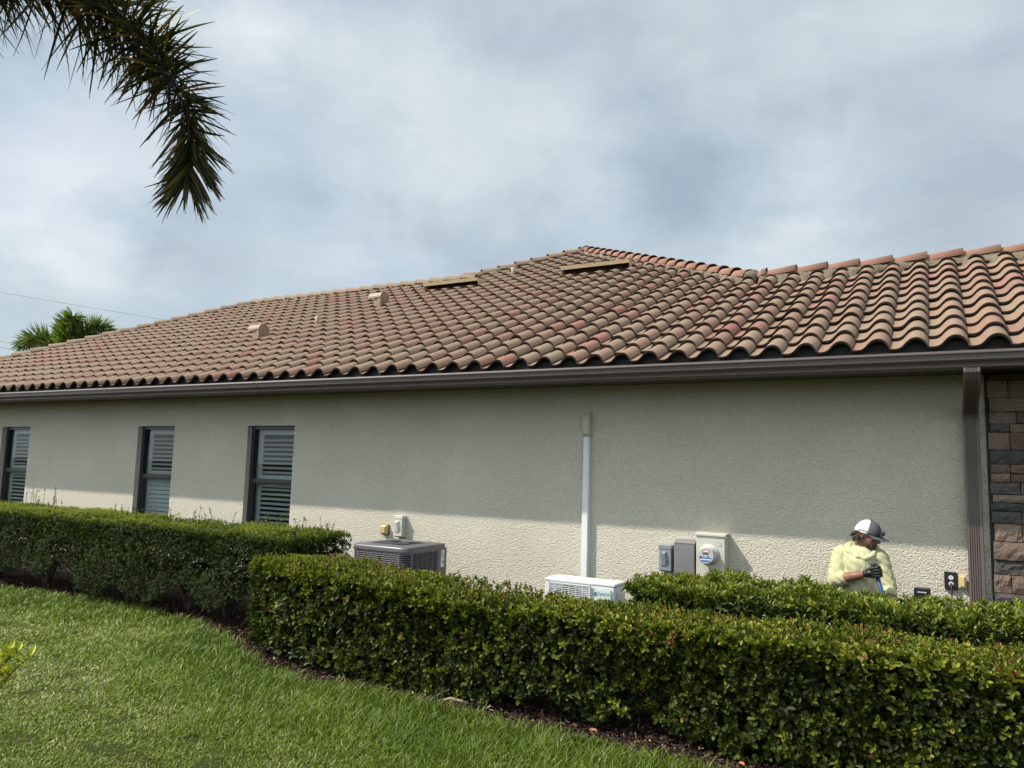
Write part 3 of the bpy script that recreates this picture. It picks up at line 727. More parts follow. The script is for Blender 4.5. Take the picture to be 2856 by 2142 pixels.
def hedge_points(n, x0, x1, yf, yb, zt, zb, depth=.10, seed=1, lump=.06, ls=3., round_=.05):
    """points in a shell of the clipped box; functions of x for every face; returns P, outward normal, depth"""
    r = np.random.default_rng(seed); ax = np.array
    X = r.uniform(x0, x1, n); F_ = yf(X); B_ = yb(X); Tz = zt(X); Zb = zb
    face = r.random(n); H_ = Tz.mean()-Zb; D_ = (B_-F_).mean(); Lx = x1-x0
    tot = np.array([H_*Lx*1.25, D_*Lx*1.6, H_*Lx*.35, H_*D_*1.2, H_*D_*1.2]); tot = np.cumsum(tot/tot.sum())
    k = np.searchsorted(tot, face); dd = r.exponential(depth, n)
    u = r.random(n); v = r.random(n)
    P = np.zeros((n, 3)); N = np.zeros((n, 3)); P[:, 0] = X
    Y = F_+(B_-F_)*u; Z = Zb+(Tz-Zb)*v
    a = k == 0; P[a] = np.stack([X, F_+dd, Z], 1)[a]; N[a] = (0, -1, 0)
    a = k == 1; P[a] = np.stack([X, Y, Tz-dd], 1)[a]; N[a] = (0, 0, 1)
    a = k == 2; P[a] = np.stack([X, B_-dd, Z], 1)[a]; N[a] = (0, 1, 0)
    a = k == 3; P[a] = np.stack([x0+dd, Y, Z], 1)[a]; N[a] = (-1, 0, 0)
    a = k == 4; P[a] = np.stack([x1-dd, Y, Z], 1)[a]; N[a] = (1, 0, 0)
    # round the long edges and lump the surface
    lm = (vnoise(P, ls, seed)-.5)*lump*2+(vnoise(P, ls*3.1, seed+1)-.5)*lump*.7
    P = P+N*lm[:, None]
    F_ = yf(P[:, 0]); B_ = yb(P[:, 0]); Tz = zt(P[:, 0])
    ex = np.minimum(P[:, 0]-x0, x1-P[:, 0]); ey = np.minimum(P[:, 1]-F_, B_-P[:, 1]); ez = Tz-P[:, 2]
    c = np.maximum(0, round_-ex); d = np.maximum(0, round_-ey); e = np.maximum(0, round_-ez)
    q = np.sqrt(c*c+d*d+e*e) > round_*1.25
    ok = ~q
    N = unit(N+np.stack([0*X, 0*X, .35+.35*r.random(n)], 1)+r.normal(0, .38, (n, 3)))
    return P[ok], N[ok], dd[ok], k[ok]

def twigs(name, roots, parent, zt, r0=.012, seed=3, spread=.25, nb=3, yr=None):
    r = random.Random(seed)
    for (x, y, h) in roots:
        m = MB()
        for b in range(nb+1):
            a = r.uniform(0, 6.28); s = r.uniform(.3, 1)*spread
            p = [(x+r.uniform(-.03, .03), y+r.uniform(-.03, .03), -.02)]
            q0 = Vector(p[0]); top = Vector((x+math.cos(a)*s, y+math.sin(a)*s*.6, h*r.uniform(.75, 1.0)))
            for i in range(1, 5):
                t = i/4; q = q0.lerp(top, t)+Vector((r.uniform(-.03, .03), r.uniform(-.03, .03), 0)); p.append(tuple(q))
            rr_ = r0*r.uniform(.6, 1.1); m.tube(p, [rr_*(1-.16*i) for i in range(5)], 5, cap=False)
            for c in range(5):
                i = r.randint(1, 3); q = Vector(p[i]); e = q+Vector((r.uniform(-.2, .2), r.uniform(-.18, .18), r.uniform(.08, .3)))
                e.z = min(e.z, h)
                mid = q.lerp(e, .5)+Vector((0, 0, -.02)); m.tube([q, mid, e], [rr_*.5, rr_*.35, rr_*.2], 4, cap=False)
        m.build(name, M_bark, parent)
cst = lambda v: (lambda x: np.full(np.shape(x), float(v)))
def lin(xs, ys): return lambda x: np.interp(x, xs, ys)

# A: long fine-leaved hedge under the windows
hA = empty('hedge', (-9.0, -2.1, 0), 'long clipped hedge of tiny leaves beneath the three windows', 'hedge', 'clipped hedges')
P, N, dd, k = hedge_points(64000, -15.5, -5.14, cst(-2.60), cst(-1.72), lin([-15, -9, -4.9], [.96, .955, .93]), .12, .09, 21, .05, 2.4, .07)
bot = .30+.26*(vnoise(np.stack([P[:, 0], P[:, 1]*.3, 0*P[:, 0]], 1), 2.1, 5)-.5)*2; gap = vnoise(P, 3.2, 8)
keep = (P[:, 2] > bot-.05) & ~((gap > .72) & (P[:, 2] < .62) & (k == 0)) & ~((P[:, 0] < -11) & (np.arange(len(P)) % 2 == 0))
P, N, dd, k = P[keep], N[keep], dd[keep], k[keep]
N[k == 1] = unit(N[k == 1]+np.array([0, 0, .9]))
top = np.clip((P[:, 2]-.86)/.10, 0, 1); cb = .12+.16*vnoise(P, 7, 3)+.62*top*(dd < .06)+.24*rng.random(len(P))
V, F, C = shoots(P, N, 6, .021, .013, 'oval', cb, 1.0, .03, .35, seed=31)
nk = 26000; Pk = np.stack([rng.uniform(-14.5, -5.2, nk), rng.uniform(-2.45, -1.85, nk), rng.uniform(.22, .88, nk)], 1); Pk = Pk[(Pk[:, 2] > .30+.26*(vnoise(np.stack([Pk[:, 0], Pk[:, 1]*.3, 0*Pk[:, 0]], 1), 2.1, 5)-.5)*2+.05) & ~((vnoise(Pk*np.array([1, .2, 1]), 3.4, 61) > .76) & (Pk[:, 2] < .55))]; nk = len(Pk)
Vk, Fk = leaf_mesh(Pk, rng.normal(size=(nk, 3)), rng.normal(size=(nk, 3)), rng.uniform(.03, .05, nk), rng.uniform(.02, .032, nk))
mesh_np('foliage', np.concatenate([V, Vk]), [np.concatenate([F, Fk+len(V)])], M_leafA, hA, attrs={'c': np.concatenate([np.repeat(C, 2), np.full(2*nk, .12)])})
twigs('stem', [(x, -2.13+.06*math.sin(x*5), .9) for x in (-12.6, -11.6, -10.7, -9.68, -8.8, -7.9, -7.02, -6.35, -5.55)], hA, .9, .026, 4, .42, 5)
# straggly shoots standing above the clipped top
sp = MB(); LP = []; LD = []
r = random.Random(12)
for (x, hgt, nn) in ((-11.8, .10, 3), (-11.2, .09, 2), (-10.55, .17, 3), (-10.1, .24, 7), (-9.85, .15, 4), (-8.4, .14, 4), (-8.15, .12, 3), (-7.75, .12, 5), (-7.25, .10, 3), (-6.95, .20, 4), (-6.75, .10, 3), (-6.2, .12, 5), (-5.9, .14, 6), (-5.65, .10, 5), (-5.3, .09, 4), (-5.25, .13, 3)):
    for i in range(nn):
        y = r.uniform(-2.2, -1.8); xx0 = x+r.uniform(-.12, .12); h_ = hgt*r.uniform(.5, 1.1); ex = r.uniform(-.06, .06)
        sp = MB(); sp.tube([(xx0, y, .88), (xx0+ex*.4, y, .95+h_*.5), (xx0+ex, y, .95+h_)], [.0025, .002, .0012], 4, cap=False); sp.build('sprig', M_bark, hA)
        for q in range(int(h_*70)+3):
            t = r.random(); LP.append((xx0+ex*t, y, .93+h_*t)); LD.append((r.uniform(-1, 1), r.uniform(-1, 1), r.uniform(.1, .9)))
LP = np.array(LP); LD = np.array(LD); nL = len(LP)
V, F = leaf_mesh(LP, LD, rng.normal(0, .4, (nL, 3))+np.array([0, 0, 1]), rng.uniform(.016, .028, nL), rng.uniform(.010, .016, nL)); mesh_np('sprig_leaves', V, [F], M_leafA, hA, attrs={'c': np.repeat(rng.uniform(.5, .95, nL), 2)})

# A2: little fine-leaved shrub capping the near end of the front hedge
hS = empty('shrub', (-4.75, -2.9, 0), 'bright fine-leaved shrub at the left end of the front hedge', 'shrub')
P, N, dd, k = hedge_points(5200, -5.12, -4.25, cst(-3.06), cst(-2.55), cst(.79), .25, .07, 33, .05, 4., .08)
keep = ~((k == 0) & (P[:, 2] < .66)); P, N, dd, k = P[keep], N[keep], dd[keep], k[keep]
cb = .35+.2*rng.random(len(P))+.35*(P[:, 2] > .70); V, F, C = shoots(P, N, 6, .024, .015, 'oval', cb, 1., .03, .35, seed=35)
mesh_np('foliage', V, [F], M_leafA, hS, attrs={'c': np.repeat(C, 2)}); twigs('stem', [(-4.9, -2.8, .7), (-4.6, -2.75, .7)], hS, .7, .014, 9, .2)

# B: front hedge of round leathery leaves
hB = empty('hedge', (-2.0, -2.9, 0), 'glossy round-leaved hedge with reddish tips running along the lawn', 'hedge', 'clipped hedges')
yfB = lin([-5.1, -4.6, -4.0, 1.6], [-3.02, -3.16, -3.20, -3.22]); ybB = lin([-5.1, -4.0, -2.5, 1.6], [-2.62, -2.58, -2.62, -2.66]); ztB = lin([-5.1, -4.5, -3.6, -2.6, -1.9, -.5, .4, 1.6], [.76, .775, .755, .705, .69, .705, .695, .69])
P, N, dd, k = hedge_points(18500, -5.10, 1.55, yfB, ybB, ztB, .03, .10, 41, .055, 3.1, .05)
bot = .085+.10*(vnoise(np.stack([P[:, 0], P[:, 1]*.2, 0*P[:, 0]], 1), 3.1, 6)-.5)*2; gap = vnoise(P, 4.2, 18)
keep = (P[:, 2] > bot) & ~((gap > .82) & (P[:, 2] < .55) & (k == 0)); P, N, dd, k = P[keep], N[keep], dd[keep], k[keep]
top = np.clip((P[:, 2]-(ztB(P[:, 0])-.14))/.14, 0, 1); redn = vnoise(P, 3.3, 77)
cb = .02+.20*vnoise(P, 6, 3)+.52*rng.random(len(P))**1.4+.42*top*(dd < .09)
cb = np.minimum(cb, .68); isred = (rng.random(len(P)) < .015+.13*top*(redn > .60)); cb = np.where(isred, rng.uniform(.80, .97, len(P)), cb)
V, F, C = shoots(P, N, 6, .042, .0285, 'round', cb, .95, .035, .3, seed=43)
V1, F1, C1 = V, F, C
# upright new tips along the top
nT = 2300; X = rng.uniform(-5.05, 1.5, nT); Y = yfB(X)+.02+rng.random(nT)*(ybB(X)-yfB(X)); Z = ztB(X)+(vnoise(np.stack([X, Y, 0*X], 1), 3.1, 41)-.5)*.07+rng.normal(.012, .014, nT)
Pt = np.stack([X, Y, Z], 1); Nt = unit(rng.normal(0, .25, (nT, 3))+np.array([0, 0, 1.])); redn = vnoise(Pt, 3.3, 77)
ct = np.where(rng.random(nT) < .05+.20*(redn > .58), rng.uniform(.80, .97, nT), rng.uniform(.46, .69, nT))
V2, F2, C2 = shoots(Pt, Nt, 5, .030, .017, 'oval', ct, .55, .03, .2, seed=44)
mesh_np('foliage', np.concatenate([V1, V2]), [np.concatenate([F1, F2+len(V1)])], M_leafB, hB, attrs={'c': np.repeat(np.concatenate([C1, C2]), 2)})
twigs('stem', [(x, -2.9+.06*math.sin(x*7), .62) for x in np.arange(-4.85, 1.5, .38)], hB, .6, .011, 14, .26, 5)

# C: hedge of pointed leaves near the wall
hC = empty('hedge', (-.4, -1.6, 0), 'looser hedge of pointed bright leaves between the worker and the front hedge', 'hedge', 'clipped hedges')
ztC = lin([-2.5, -2.2, -1.2, 0, 1.8], [.70, .745, .745, .750, .76])
P, N, dd, k = hedge_points(7400, -2.16, 1.8, cst(-2.02), cst(-1.32), ztC, .10, .10, 51, .07, 3.4, .06)
gap = vnoise(P, 4.4, 19); keep = ~((gap > .70) & (P[:, 2] < .62)); P, N, dd, k = P[keep], N[keep], dd[keep], k[keep]
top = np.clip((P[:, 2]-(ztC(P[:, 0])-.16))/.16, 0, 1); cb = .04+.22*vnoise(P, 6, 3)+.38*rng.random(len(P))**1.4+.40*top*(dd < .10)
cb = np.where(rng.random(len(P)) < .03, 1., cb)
V1, F1, C1 = shoots(P, N, 6, .054, .023, 'point', cb, .9, .04, .25, seed=53)
nT = 1500; X = rng.uniform(-2.12, 1.8, nT); Y = rng.uniform(-2.0, -1.34, nT); Z = ztC(X)+(vnoise(np.stack([X, Y, 0*X], 1), 3.4, 51)-.5)*.16+rng.normal(.012, .022, nT)
Pt = np.stack([X, Y, Z], 1); Nt = unit(rng.normal(0, .3, (nT, 3))+np.array([0, 0, 1.]))
V2, F2, C2 = shoots(Pt, Nt, 7, .052, .020, 'point', rng.uniform(.55, .95, nT), .75, .03, .2, droop=.2, seed=54)
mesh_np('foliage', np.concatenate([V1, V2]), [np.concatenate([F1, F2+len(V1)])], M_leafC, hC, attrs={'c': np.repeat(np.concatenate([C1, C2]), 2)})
twigs('stem', [(x, -1.68+.06*math.sin(x*7), .66) for x in np.arange(-1.95, 1.7, .36)], hC, .6, .011, 24, .28, 5)

# golden shrub at the photographer's left
gs = empty('shrub', (-3.02, -6.28, 0), 'yellow-green leafy shrub tips poking in over the lawn at far left', 'shrub')
sm_ = MB(); LP = []; LD = []; LN = []; r = random.Random(5)
tips = [(-2.775, -6.165, .93), (-2.735, -6.145, .915), (-2.815, -6.17, .93), (-2.80, -6.18, .90), (-2.80, -6.19, .86), (-2.81, -6.19, .81), (-2.835, -6.2, .79), (-2.84, -6.2, .84), (-2.86, -6.2, .76)]
for i in range(34): tips.append((r.uniform(-3.4, -2.87), r.uniform(-6.6, -6.15), r.uniform(.45, 1.0)))
for (x, y, z) in tips:
    p0 = Vector((-3.05+r.uniform(-.08, .08), -6.32+r.uniform(-.08, .08), 0)); p3 = Vector((x, y, z)); p1 = p0+Vector((0, 0, z*.55)); p2 = p3+Vector((-.09, -.04, -.07))
    pts = [p0*(1-t)**3+p1*3*t*(1-t)**2+p2*3*t*t*(1-t)+p3*t**3 for t in np.linspace(0, 1, 9)]
    sm_.tube(pts, [.006, .0055, .005, .0045, .004, .0035, .0025, .002, .0012], 5, cap=False)
    for q in range(15):
        t = .66+.34*(q/14)**.8; b = p0*(1-t)**3+p1*3*t*(1-t)**2+p2*3*t*t*(1-t)+p3*t**3; a = q*2.4
        d = Vector((math.cos(a), math.sin(a), .55+.5*t+r.uniform(-.2, .3))); LP.append(tuple(b)); LD.append(tuple(d)); LN.append((-d.x*.5+r.uniform(-.4, .4), -d.y*.5+r.uniform(-.4, .4), 1))
nL = len(LP); V, F = leaf_mesh(np.array(LP), np.array(LD), np.array(LN), rng.uniform(.034, .062, nL), rng.uniform(.014, .022, nL), 'point', .25, .12)
mesh_np('foliage', V, [F], M_leafY, gs, attrs={'c': np.repeat(rng.random(nL), 2)}); sm_.build('stems', M_bark, gs)

# ------------------------------------------------------------------ palms
def frond(pts, Ll, n, seed=1, wide=.016, plume=1.0, lens=None, width_fac=1.0, spine_r=.012, grav=.5, forward=.45):
    """rachis polyline + ribbon leaflets set around it; returns arrays and spine"""
    r = np.random.default_rng(seed); pts = np.array(pts, float)
    seg = np.linalg.norm(np.diff(pts, axis=0), axis=1); s = np.concatenate([[0], np.cumsum(seg)]); L = s[-1]
    # smooth resample
    ts = np.linspace(0, L, 60); R = np.stack([np.interp(ts, s, pts[:, i]) for i in range(3)], 1)
    for _ in range(6): R[1:-1] = (R[:-2]+2*R[1:-1]+R[2:])/4
    V = []; F4 = []; C = []; b = 0
    for i in range(n):
        t = .04+.96*(i/n)+r.uniform(-.003, .003); t = min(t, .995); x = t*59; k = int(min(x, 58)); P = R[k]*(1-(x-k))+R[k+1]*(x-k)
        T_ = unit((R[k+1]-R[k])[None])[0]; sd = np.cross(T_, [0, 0, 1.]); sd /= max(np.linalg.norm(sd), 1e-6); up = np.cross(sd, T_)
        sgn = 1 if i % 2 else -1; ang = r.normal(0, .55*plume)
        o_ = sd*sgn*math.cos(ang)+up*math.sin(ang)
        d = unit((o_+T_*(forward+.35*r.random()+1.2*max(0, t-.86)/.14))[None])[0]
        ll = Ll*(lens(t) if lens else 1)*r.uniform(.75, 1.1); w0 = wide*width_fac*r.uniform(.5, 1.25)
        nrm = unit(np.cross(d, np.cross(up+r.normal(0, .5, 3), d))[None])[0]; S = np.cross(d, nrm)
        m_ = 5; c = r.random()*.86+(r.random() < .16)*.25; curl = r.normal(0, .10)
        prof_ = [.35, .9, 1.0, .9, .62, .16]
        for j in range(m_+1):
            q = j/m_; pos = P+d*ll*q+np.array([0, 0, -1.])*grav*ll*q*q*.35+S*curl*ll*q*q
            V += [pos+S*w0*prof_[j]*.5, pos-S*w0*prof_[j]*.5]
        for j in range(m_): F4.append((b+2*j, b+2*j+1, b+2*j+3, b+2*j+2)); C.append(min(1, c+(.2*(j == m_-1))))
        b += 2*(m_+1)
    return np.array(V), np.array(F4), C, R
near = empty('palm_tree', (-4.95, -7.15, 0), 'palm beside the photographer with a long frond hanging into the upper left sky', 'palm')
cp = np.array([0, -7.7, 1.6])
fr = [(-5.95, -5.75, 4.35), (-5.75, -5.62, 4.75), (-5.281, -5.319, 4.906), (-4.979, -5.128, 4.741), (-4.621, -4.899, 4.523), (-4.506, -4.817, 4.382), (-4.393, -4.73, 4.206), (-4.287, -4.651, 4.049), (-4.224, -4.587, 3.825), (-4.213, -4.558, 3.645), (-4.235, -4.548, 3.465), (-4.262, -4.552, 3.385)]
fr = [tuple(cp+(np.array(p)-cp)*.66) for p in fr]
crown = Vector((-4.95, -7.15, 3.0)); fr = [tuple(crown+Vector((0, 0, .25))), tuple(crown+Vector((.45, .35, .62)))]+fr
V, F, C, R_ = frond(fr, .350, 3000, 5, .0120, 1.1, lambda t: (.85+.22*math.sin(math.pi*min(t, .98)))*(1. if t < .72 else 1-.42*(t-.72)/.28), grav=.32, forward=.0)
fm = mesh_np('frond', V, [F], M_palm, near, attrs={'c': C})
m = MB(); m.tube([tuple(p) for p in R_[::3]], list(np.linspace(.016, .0035, len(R_[::3]))), 7); m.build('rachis', mat('rachis', (.06, .055, .03), rough=.6), fm)
r = random.Random(77)
for a, reach, rise, drop in ((215, 1.0, .5, -.3), (250, 1.2, .6, -.5), (285, 1.2, .6, -.5)):
    d = Vector((math.cos(rad(a)), math.sin(rad(a)), 0)); pts = [crown+d*reach*t+Vector((0, 0, .2+rise*math.sin(t*2.2)+(drop-rise)*t*t*.8)) for t in np.linspace(0, 1.25, 9)]
    V, F, C, R_ = frond(pts, .30, 420, a, .018, 1.1, lambda t: .7+.4*math.sin(math.pi*t))
    fm = mesh_np('frond', V, [F], M_palm, near, attrs={'c': C}); m = MB(); m.tube([tuple(p) for p in R_[::3]], list(np.linspace(.016, .0035, len(R_[::3]))), 6); m.build('rachis', mat('rachis', (.06, .055, .03), rough=.6), fm)
m = MB(); m.tube([(-4.95, -7.15, -.05), (-4.95, -7.15, .3), (-4.95, -7.15, 2.2), (-4.95, -7.15, 2.25), (-4.95, -7.15, 2.9), (-4.95, -7.15, 3.3)], [.16, .12, .10, .115, .09, .03], 16); m.build('trunk', M_palmtrunk, near)

far = empty('palm_tree', (-34.0, 12.0, 0), 'sunlit green palm crown showing above the far left roof', 'palm')
cr = Vector((-34.0, 11.9, 6.0))
rt = Vector((.87, .49, 0))
defs = [((-2.15, .62), .35), ((.45, 1.60), -.3), ((1.75, 1.25), .5), ((2.6, .45), .9), ((-.8, 1.0), 1.6)]
for i, ((dx_, dz_), dep) in enumerate(defs):
    e = Vector((0, 0, dz_))+rt*dx_+Vector((-.49, .87, 0))*dep; pts = []
    for t in np.linspace(0, 1, 8): pts.append(cr+Vector((e.x, e.y, 0))*t+Vector((0, 0, dz_*math.sin(t*1.75)*1.0+.35*math.sin(t*3.14))))
    V, F, C, R_ = frond(pts, .80, 650, 300+i, .048, 1.9, lambda t: .75+.35*math.sin(math.pi*min(t+.15, 1)), grav=.15, forward=.45)
    fm = mesh_np('frond', V, [F], M_palm2, far, attrs={'c': C}); m = MB(); m.tube([tuple(p) for p in R_[::4]], list(np.linspace(.05, .01, len(R_[::4]))), 6); m.build('rachis', M_bark, fm)
m = MB(); m.tube([(-34, 11.9, 0), (-34, 11.9, 4.9), (-34, 11.9, 6.1)], [.2, .14, .10], 12); m.build('trunk', M_palmtrunk, far)

# overhead wires
M_wire = mat('wire', (.16, .17, .18), rough=.6)
for (a, b, sag, lab) in (((-90, 8.7, 18.6), (-20, 49.6, 7.5), .3, 'thin overhead wire crossing the sky above the far palm'), ((-90, 9.4, 14.7), (-20, 49.5, 4.3), .5, 'upper of the two thin wires low beside the far palm'), ((-90, 9.5, 14.1), (-20, 49.5, 4.0), .5, 'lowest thin wire meeting the roof at far left')):
    A = Vector(a); B = Vector(b); m = MB(); m.tube([A.lerp(B, t)-Vector((0, 0, sag*4*t*(1-t))) for t in np.linspace(0, 1, 17)], .014, 5)
    tag(m.build('power_line', M_wire, origin=A), lab, 'power line', 'overhead power lines')

# ------------------------------------------------------------------ condenser
M_grey = plain('grey_painted_steel', (.12, .115, .12), .35, var=.05); M_greyd = plain('dark_louver', (.135, .125, .14), .4, var=.05)
X0, X1, Y0, Y1, Z0, Z1 = -5.47, -4.74, -1.36, -.62, .06, .765
ac = empty('air_conditioner', ((X0+X1)/2, (Y0+Y1)/2, 0), 'square grey louvered air conditioner unit behind the hedge gap', 'air conditioner')
m = MB(); m.box((X0-.06, Y0-.06, 0.013), (X1+.06, Y1+.06, .06), .01); m.build('concrete_pad', plain('concrete', (.35, .34, .32), .9), ac)
m = MB(); m.box((X0+.03, Y0+.03, .065), (X1-.03, Y1-.03, Z1-.03)); m.build('coil_core', mat('coil_dark', (.012, .012, .016), rough=.7), ac)
def rrect(x0, y0, x1, y1, r_, n=6):
    o_ = []
    for cx, cy, a0 in ((x1-r_, y1-r_, 0), (x0+r_, y1-r_, 90), (x0+r_, y0+r_, 180), (x1-r_, y0+r_, 270)):
        for k in range(n+1): a = rad(a0+90*k/n); o_.append((cx+r_*math.cos(a), cy+r_*math.sin(a)))
    return o_
m = MB(); rc_ = .085
m.extrude(rrect(X0, Y0, X1, Y1, rc_), .062, .10, 'z')
m.build('base_pan', M_grey, ac)
# louvred side panels
m = MB()
zt_ = Z1-.045; posts = []
def louvre_face(p0, p1, nrm, ncol_, solid=0.):
    p0 = Vector(p0); p1 = Vector(p1); d = (p1-p0); L = d.length; d.normalize(); nrm = Vector(nrm)
    R = Matrix((d, nrm, Vector((0, 0, 1)))).transposed()
    def bx(a0, a1, n0, n1, z0, z1, tilt=0, mb=m):
        vs = []
        for a_ in (a0, a1):
            for n_ in (n0, n1):
                for z_ in (z0, z1): vs.append((a_, n_, z_))
        zc = (z0+z1)/2; nc = (n0+n1)/2; out_ = []
        for a_, n_, z_ in vs:
            dn, dz = n_-nc, z_-zc; ct, st_ = math.cos(tilt), math.sin(tilt); n2, z2 = nc+dn*ct-dz*st_, zc+dn*st_+dz*ct
            q = p0+d*a_+nrm*n2; out_.append((q.x, q.y, z2))
        mb.add(out_, [(0, 1, 3, 2), (4, 6, 7, 5), (0, 4, 5, 1), (2, 3, 7, 6), (0, 2, 6, 4), (1, 5, 7, 3)])
    bx(0, .022, -.012, .002, .10, zt_); bx(L-.022, L, -.012, .002, .10, zt_)
    Ls = L-solid
    if solid: bx(Ls, L, -.012, .003, .10, zt_)
    bx(.022, Ls-.0, -.010, .001, zt_-.022, zt_); bx(.022, Ls, -.010, .001, .10, .12)
    if solid: bx(Ls-.02, Ls, -.012, .002, .10, zt_)
    w_ = Ls-.044
    for i in range(1, ncol_): a_ = .022+w_*i/ncol_; bx(a_-.005, a_+.005, -.008, .0015, .12, zt_-.022)
    z_ = .13
    while z_ < zt_-.03: bx(.022, .022+w_, -.012, .003, z_, z_+.0075, rad(-35)); z_ += .0205
louvre_face((X0+rc_, Y0, 0), (X1-rc_, Y0, 0), (0, -1, 0), 6)
louvre_face((X1, Y0+rc_, 0), (X1, Y1-rc_*.2, 0), (1, 0, 0), 5, .15)
louvre_face((X0, Y1-rc_, 0), (X0, Y0+rc_, 0), (-1, 0, 0), 6)
louvre_face((X1-rc_, Y1, 0), (X0+rc_, Y1, 0), (0, 1, 0), 6)
for cx, cy, a0 in ((X1-rc_, Y0+rc_, 270), (X0+rc_, Y0+rc_, 180), (X0+rc_, Y1-rc_, 90)):
    arc = [(cx+(rc_)*math.cos(rad(a0+90*k/8)), cy+(rc_)*math.sin(rad(a0+90*k/8))) for k in range(9)]; arc2 = [(cx+(rc_-.012)*math.cos(rad(a0+90*k/8)), cy+(rc_-.012)*math.sin(rad(a0+90*k/8))) for k in range(8, -1, -1)]
    z_ = .13
    while z_ < zt_-.03: m.extrude(arc+arc2, z_, z_+.008, 'z'); z_ += .0205
    m.extrude(arc+arc2, zt_-.022, zt_, 'z')
m.build('louvered_panels', M_greyd, ac)
m = MB(); top = rrect(X0-.008, Y0-.008, X1+.008, Y1+.008, rc_+.008); n_ = len(top); cx, cy = (X0+X1)/2, (Y0+Y1)/2
def ring_pts(R_, z_): return [(cx+R_*math.cos(math.atan2(p[1]-cy, p[0]-cx)), cy+R_*math.sin(math.atan2(p[1]-cy, p[0]-cx)), z_) for p in top]
sc_ = lambda k, z_: [(cx+(p[0]-cx)*k, cy+(p[1]-cy)*k, z_) for p in top]
rings = [sc_(1, Z1-.05), sc_(1, Z1-.018), sc_(.99, Z1-.006), sc_(.965, Z1), ring_pts(.325, Z1+.004), ring_pts(.310, Z1+.010), ring_pts(.295, Z1+.002), ring_pts(.285, Z1-.02), ring_pts(.12, Z1-.045)]
vs = [p for q in rings for p in q]; fs = []
for i in range(len(rings)-1):
    for k in range(n_): fs.append((i*n_+k, i*n_+(k+1) % n_, (i+1)*n_+(k+1) % n_, (i+1)*n_+k))
m.add(vs, fs, True); m.build('top_cover', M_grey, ac)
m = MB()
for k in range(64):
    a = 2*math.pi*k/64; p = [(cx+R_*math.cos(a), cy+R_*math.sin(a), z_) for R_, z_ in ((.29, Z1-.004), (.24, Z1+.0), (.10, Z1-.012))]; m.tube(p, .0022, 4, False)
for R_ in (.29, .22, .16): m.tube([(cx+R_*math.cos(2*math.pi*k/40), cy+R_*math.sin(2*math.pi*k/40), Z1-.001-.01*(R_ < .2)) for k in range(41)], .0024, 4, False)
m.disc((cx, cy, Z1-.014), (0, 0, 1), .10, 24, .012); m.build('fan_guard', plain('black_wire', (.03, .03, .032), .5), ac)
m = MB(); yl = Y1-.125
m.box((X1+.0035, yl, .52), (X1+.005, yl+.06, .70)); lb = m.build('label_sticker', plain('white_label', (.75, .76, .77), .5, var=.03), ac)
m = MB()
for i in range(9): m.box((X1+.0052, yl+.006, .685-.008*i), (X1+.0056, yl+.006+.046*(.6+.4*((i*37) % 10)/10), .688-.008*i))
m.build('text_print', M_bronze, lb); m = MB(); m.box((X1+.0052, yl+.030, .555), (X1+.0056, yl+.05, .585)); m.build('label_print', plain('black_ink', (.06, .06, .07), .6), lb)
m = MB()
for i in range(5): m.box((X1+.0035, yl+.008, .49-.022*i), (X1+.0039, yl+.045, .502-.022*i))
m.build('warning_print', plain('red_ink', (.22, .10, .10), .6), ac)
m = MB()
for x, y in ((X0+rc_+.012, Y0-.009), (X1-rc_-.012, Y0-.009), (X1-.05, Y0-.004), (X0+.05, Y0-.004)): m = MB(); m.disc((x, y, Z1-.034), (0, -1, 0), .007, 8, .004); m.build('screw', M_grey, ac)

# ------------------------------------------------------------------ mini split
def text_mesh(s, size, loc, material, parent, name, extr=.0006, rot=(math.pi/2, 0, 0), sx=1.0, bold=0.):
    cu = bpy.data.curves.new('txt', 'FONT'); cu.body = s; cu.size = size; cu.extrude = extr; cu.align_x = 'LEFT'; cu.offset = bold
    to = bpy.data.objects.new('txt', cu); col.objects.link(to)
    dg = bpy.context.evaluated_depsgraph_get(); dg.update(); me = bpy.data.meshes.new_from_object(to.evaluated_get(dg))
    bpy.data.objects.remove(to); Mx = Matrix.Translation(Vector(loc)-world_loc(parent)) @ (Matrix.Rotation(rot[2], 4, 'Z') @ Matrix.Rotation(rot[0], 4, 'X')) @ Matrix.Diagonal((sx, 1, 1, 1)); me.transform(Mx)
    me.materials.clear(); me.materials.append(material); o_ = bpy.data.objects.new(name, me); col.objects.link(o_); o_.parent = parent; return o_
M_wh = plain('white_enamel', (.62, .63, .62), .4, var=.03)
ms_ = empty('heat_pump', (-3.10, -.62, 0), 'low white heat pump unit with round fan grille and green lettering', 'heat pump')
MX0, MX1, MY0, MY1, MZ0, MZ1 = -3.475, -2.735, -.76, -.47, .03, .53
m = MB(); m.box((MX0, MY0+.012, MZ0), (MX1, MY1, MZ1-.025), .012); m.box((MX0-.004, MY0+.006, MZ1-.03), (MX1+.004, MY1+.004, MZ1), .008); m.box((MX0+.04, MY0-.0, MZ0+.03), (MX0+.51, MY0+.013, MZ1-.045), .006)
m.build('casing', M_wh, ms_)
gx, gz, gr = -3.205, .27, .205
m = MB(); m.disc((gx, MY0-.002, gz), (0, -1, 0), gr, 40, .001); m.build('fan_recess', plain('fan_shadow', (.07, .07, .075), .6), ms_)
m = MB()
for i in range(-12, 13):
    z_ = gz+i*.0175; m.box((MX0+.055, MY0-.014, z_-.0032), (MX0+.495, MY0-.008, z_+.0032))
for x in np.linspace(MX0+.055, MX0+.495, 7): m.box((x-.003, MY0-.0165, gz-.215), (x+.003, MY0-.0145, gz+.215))
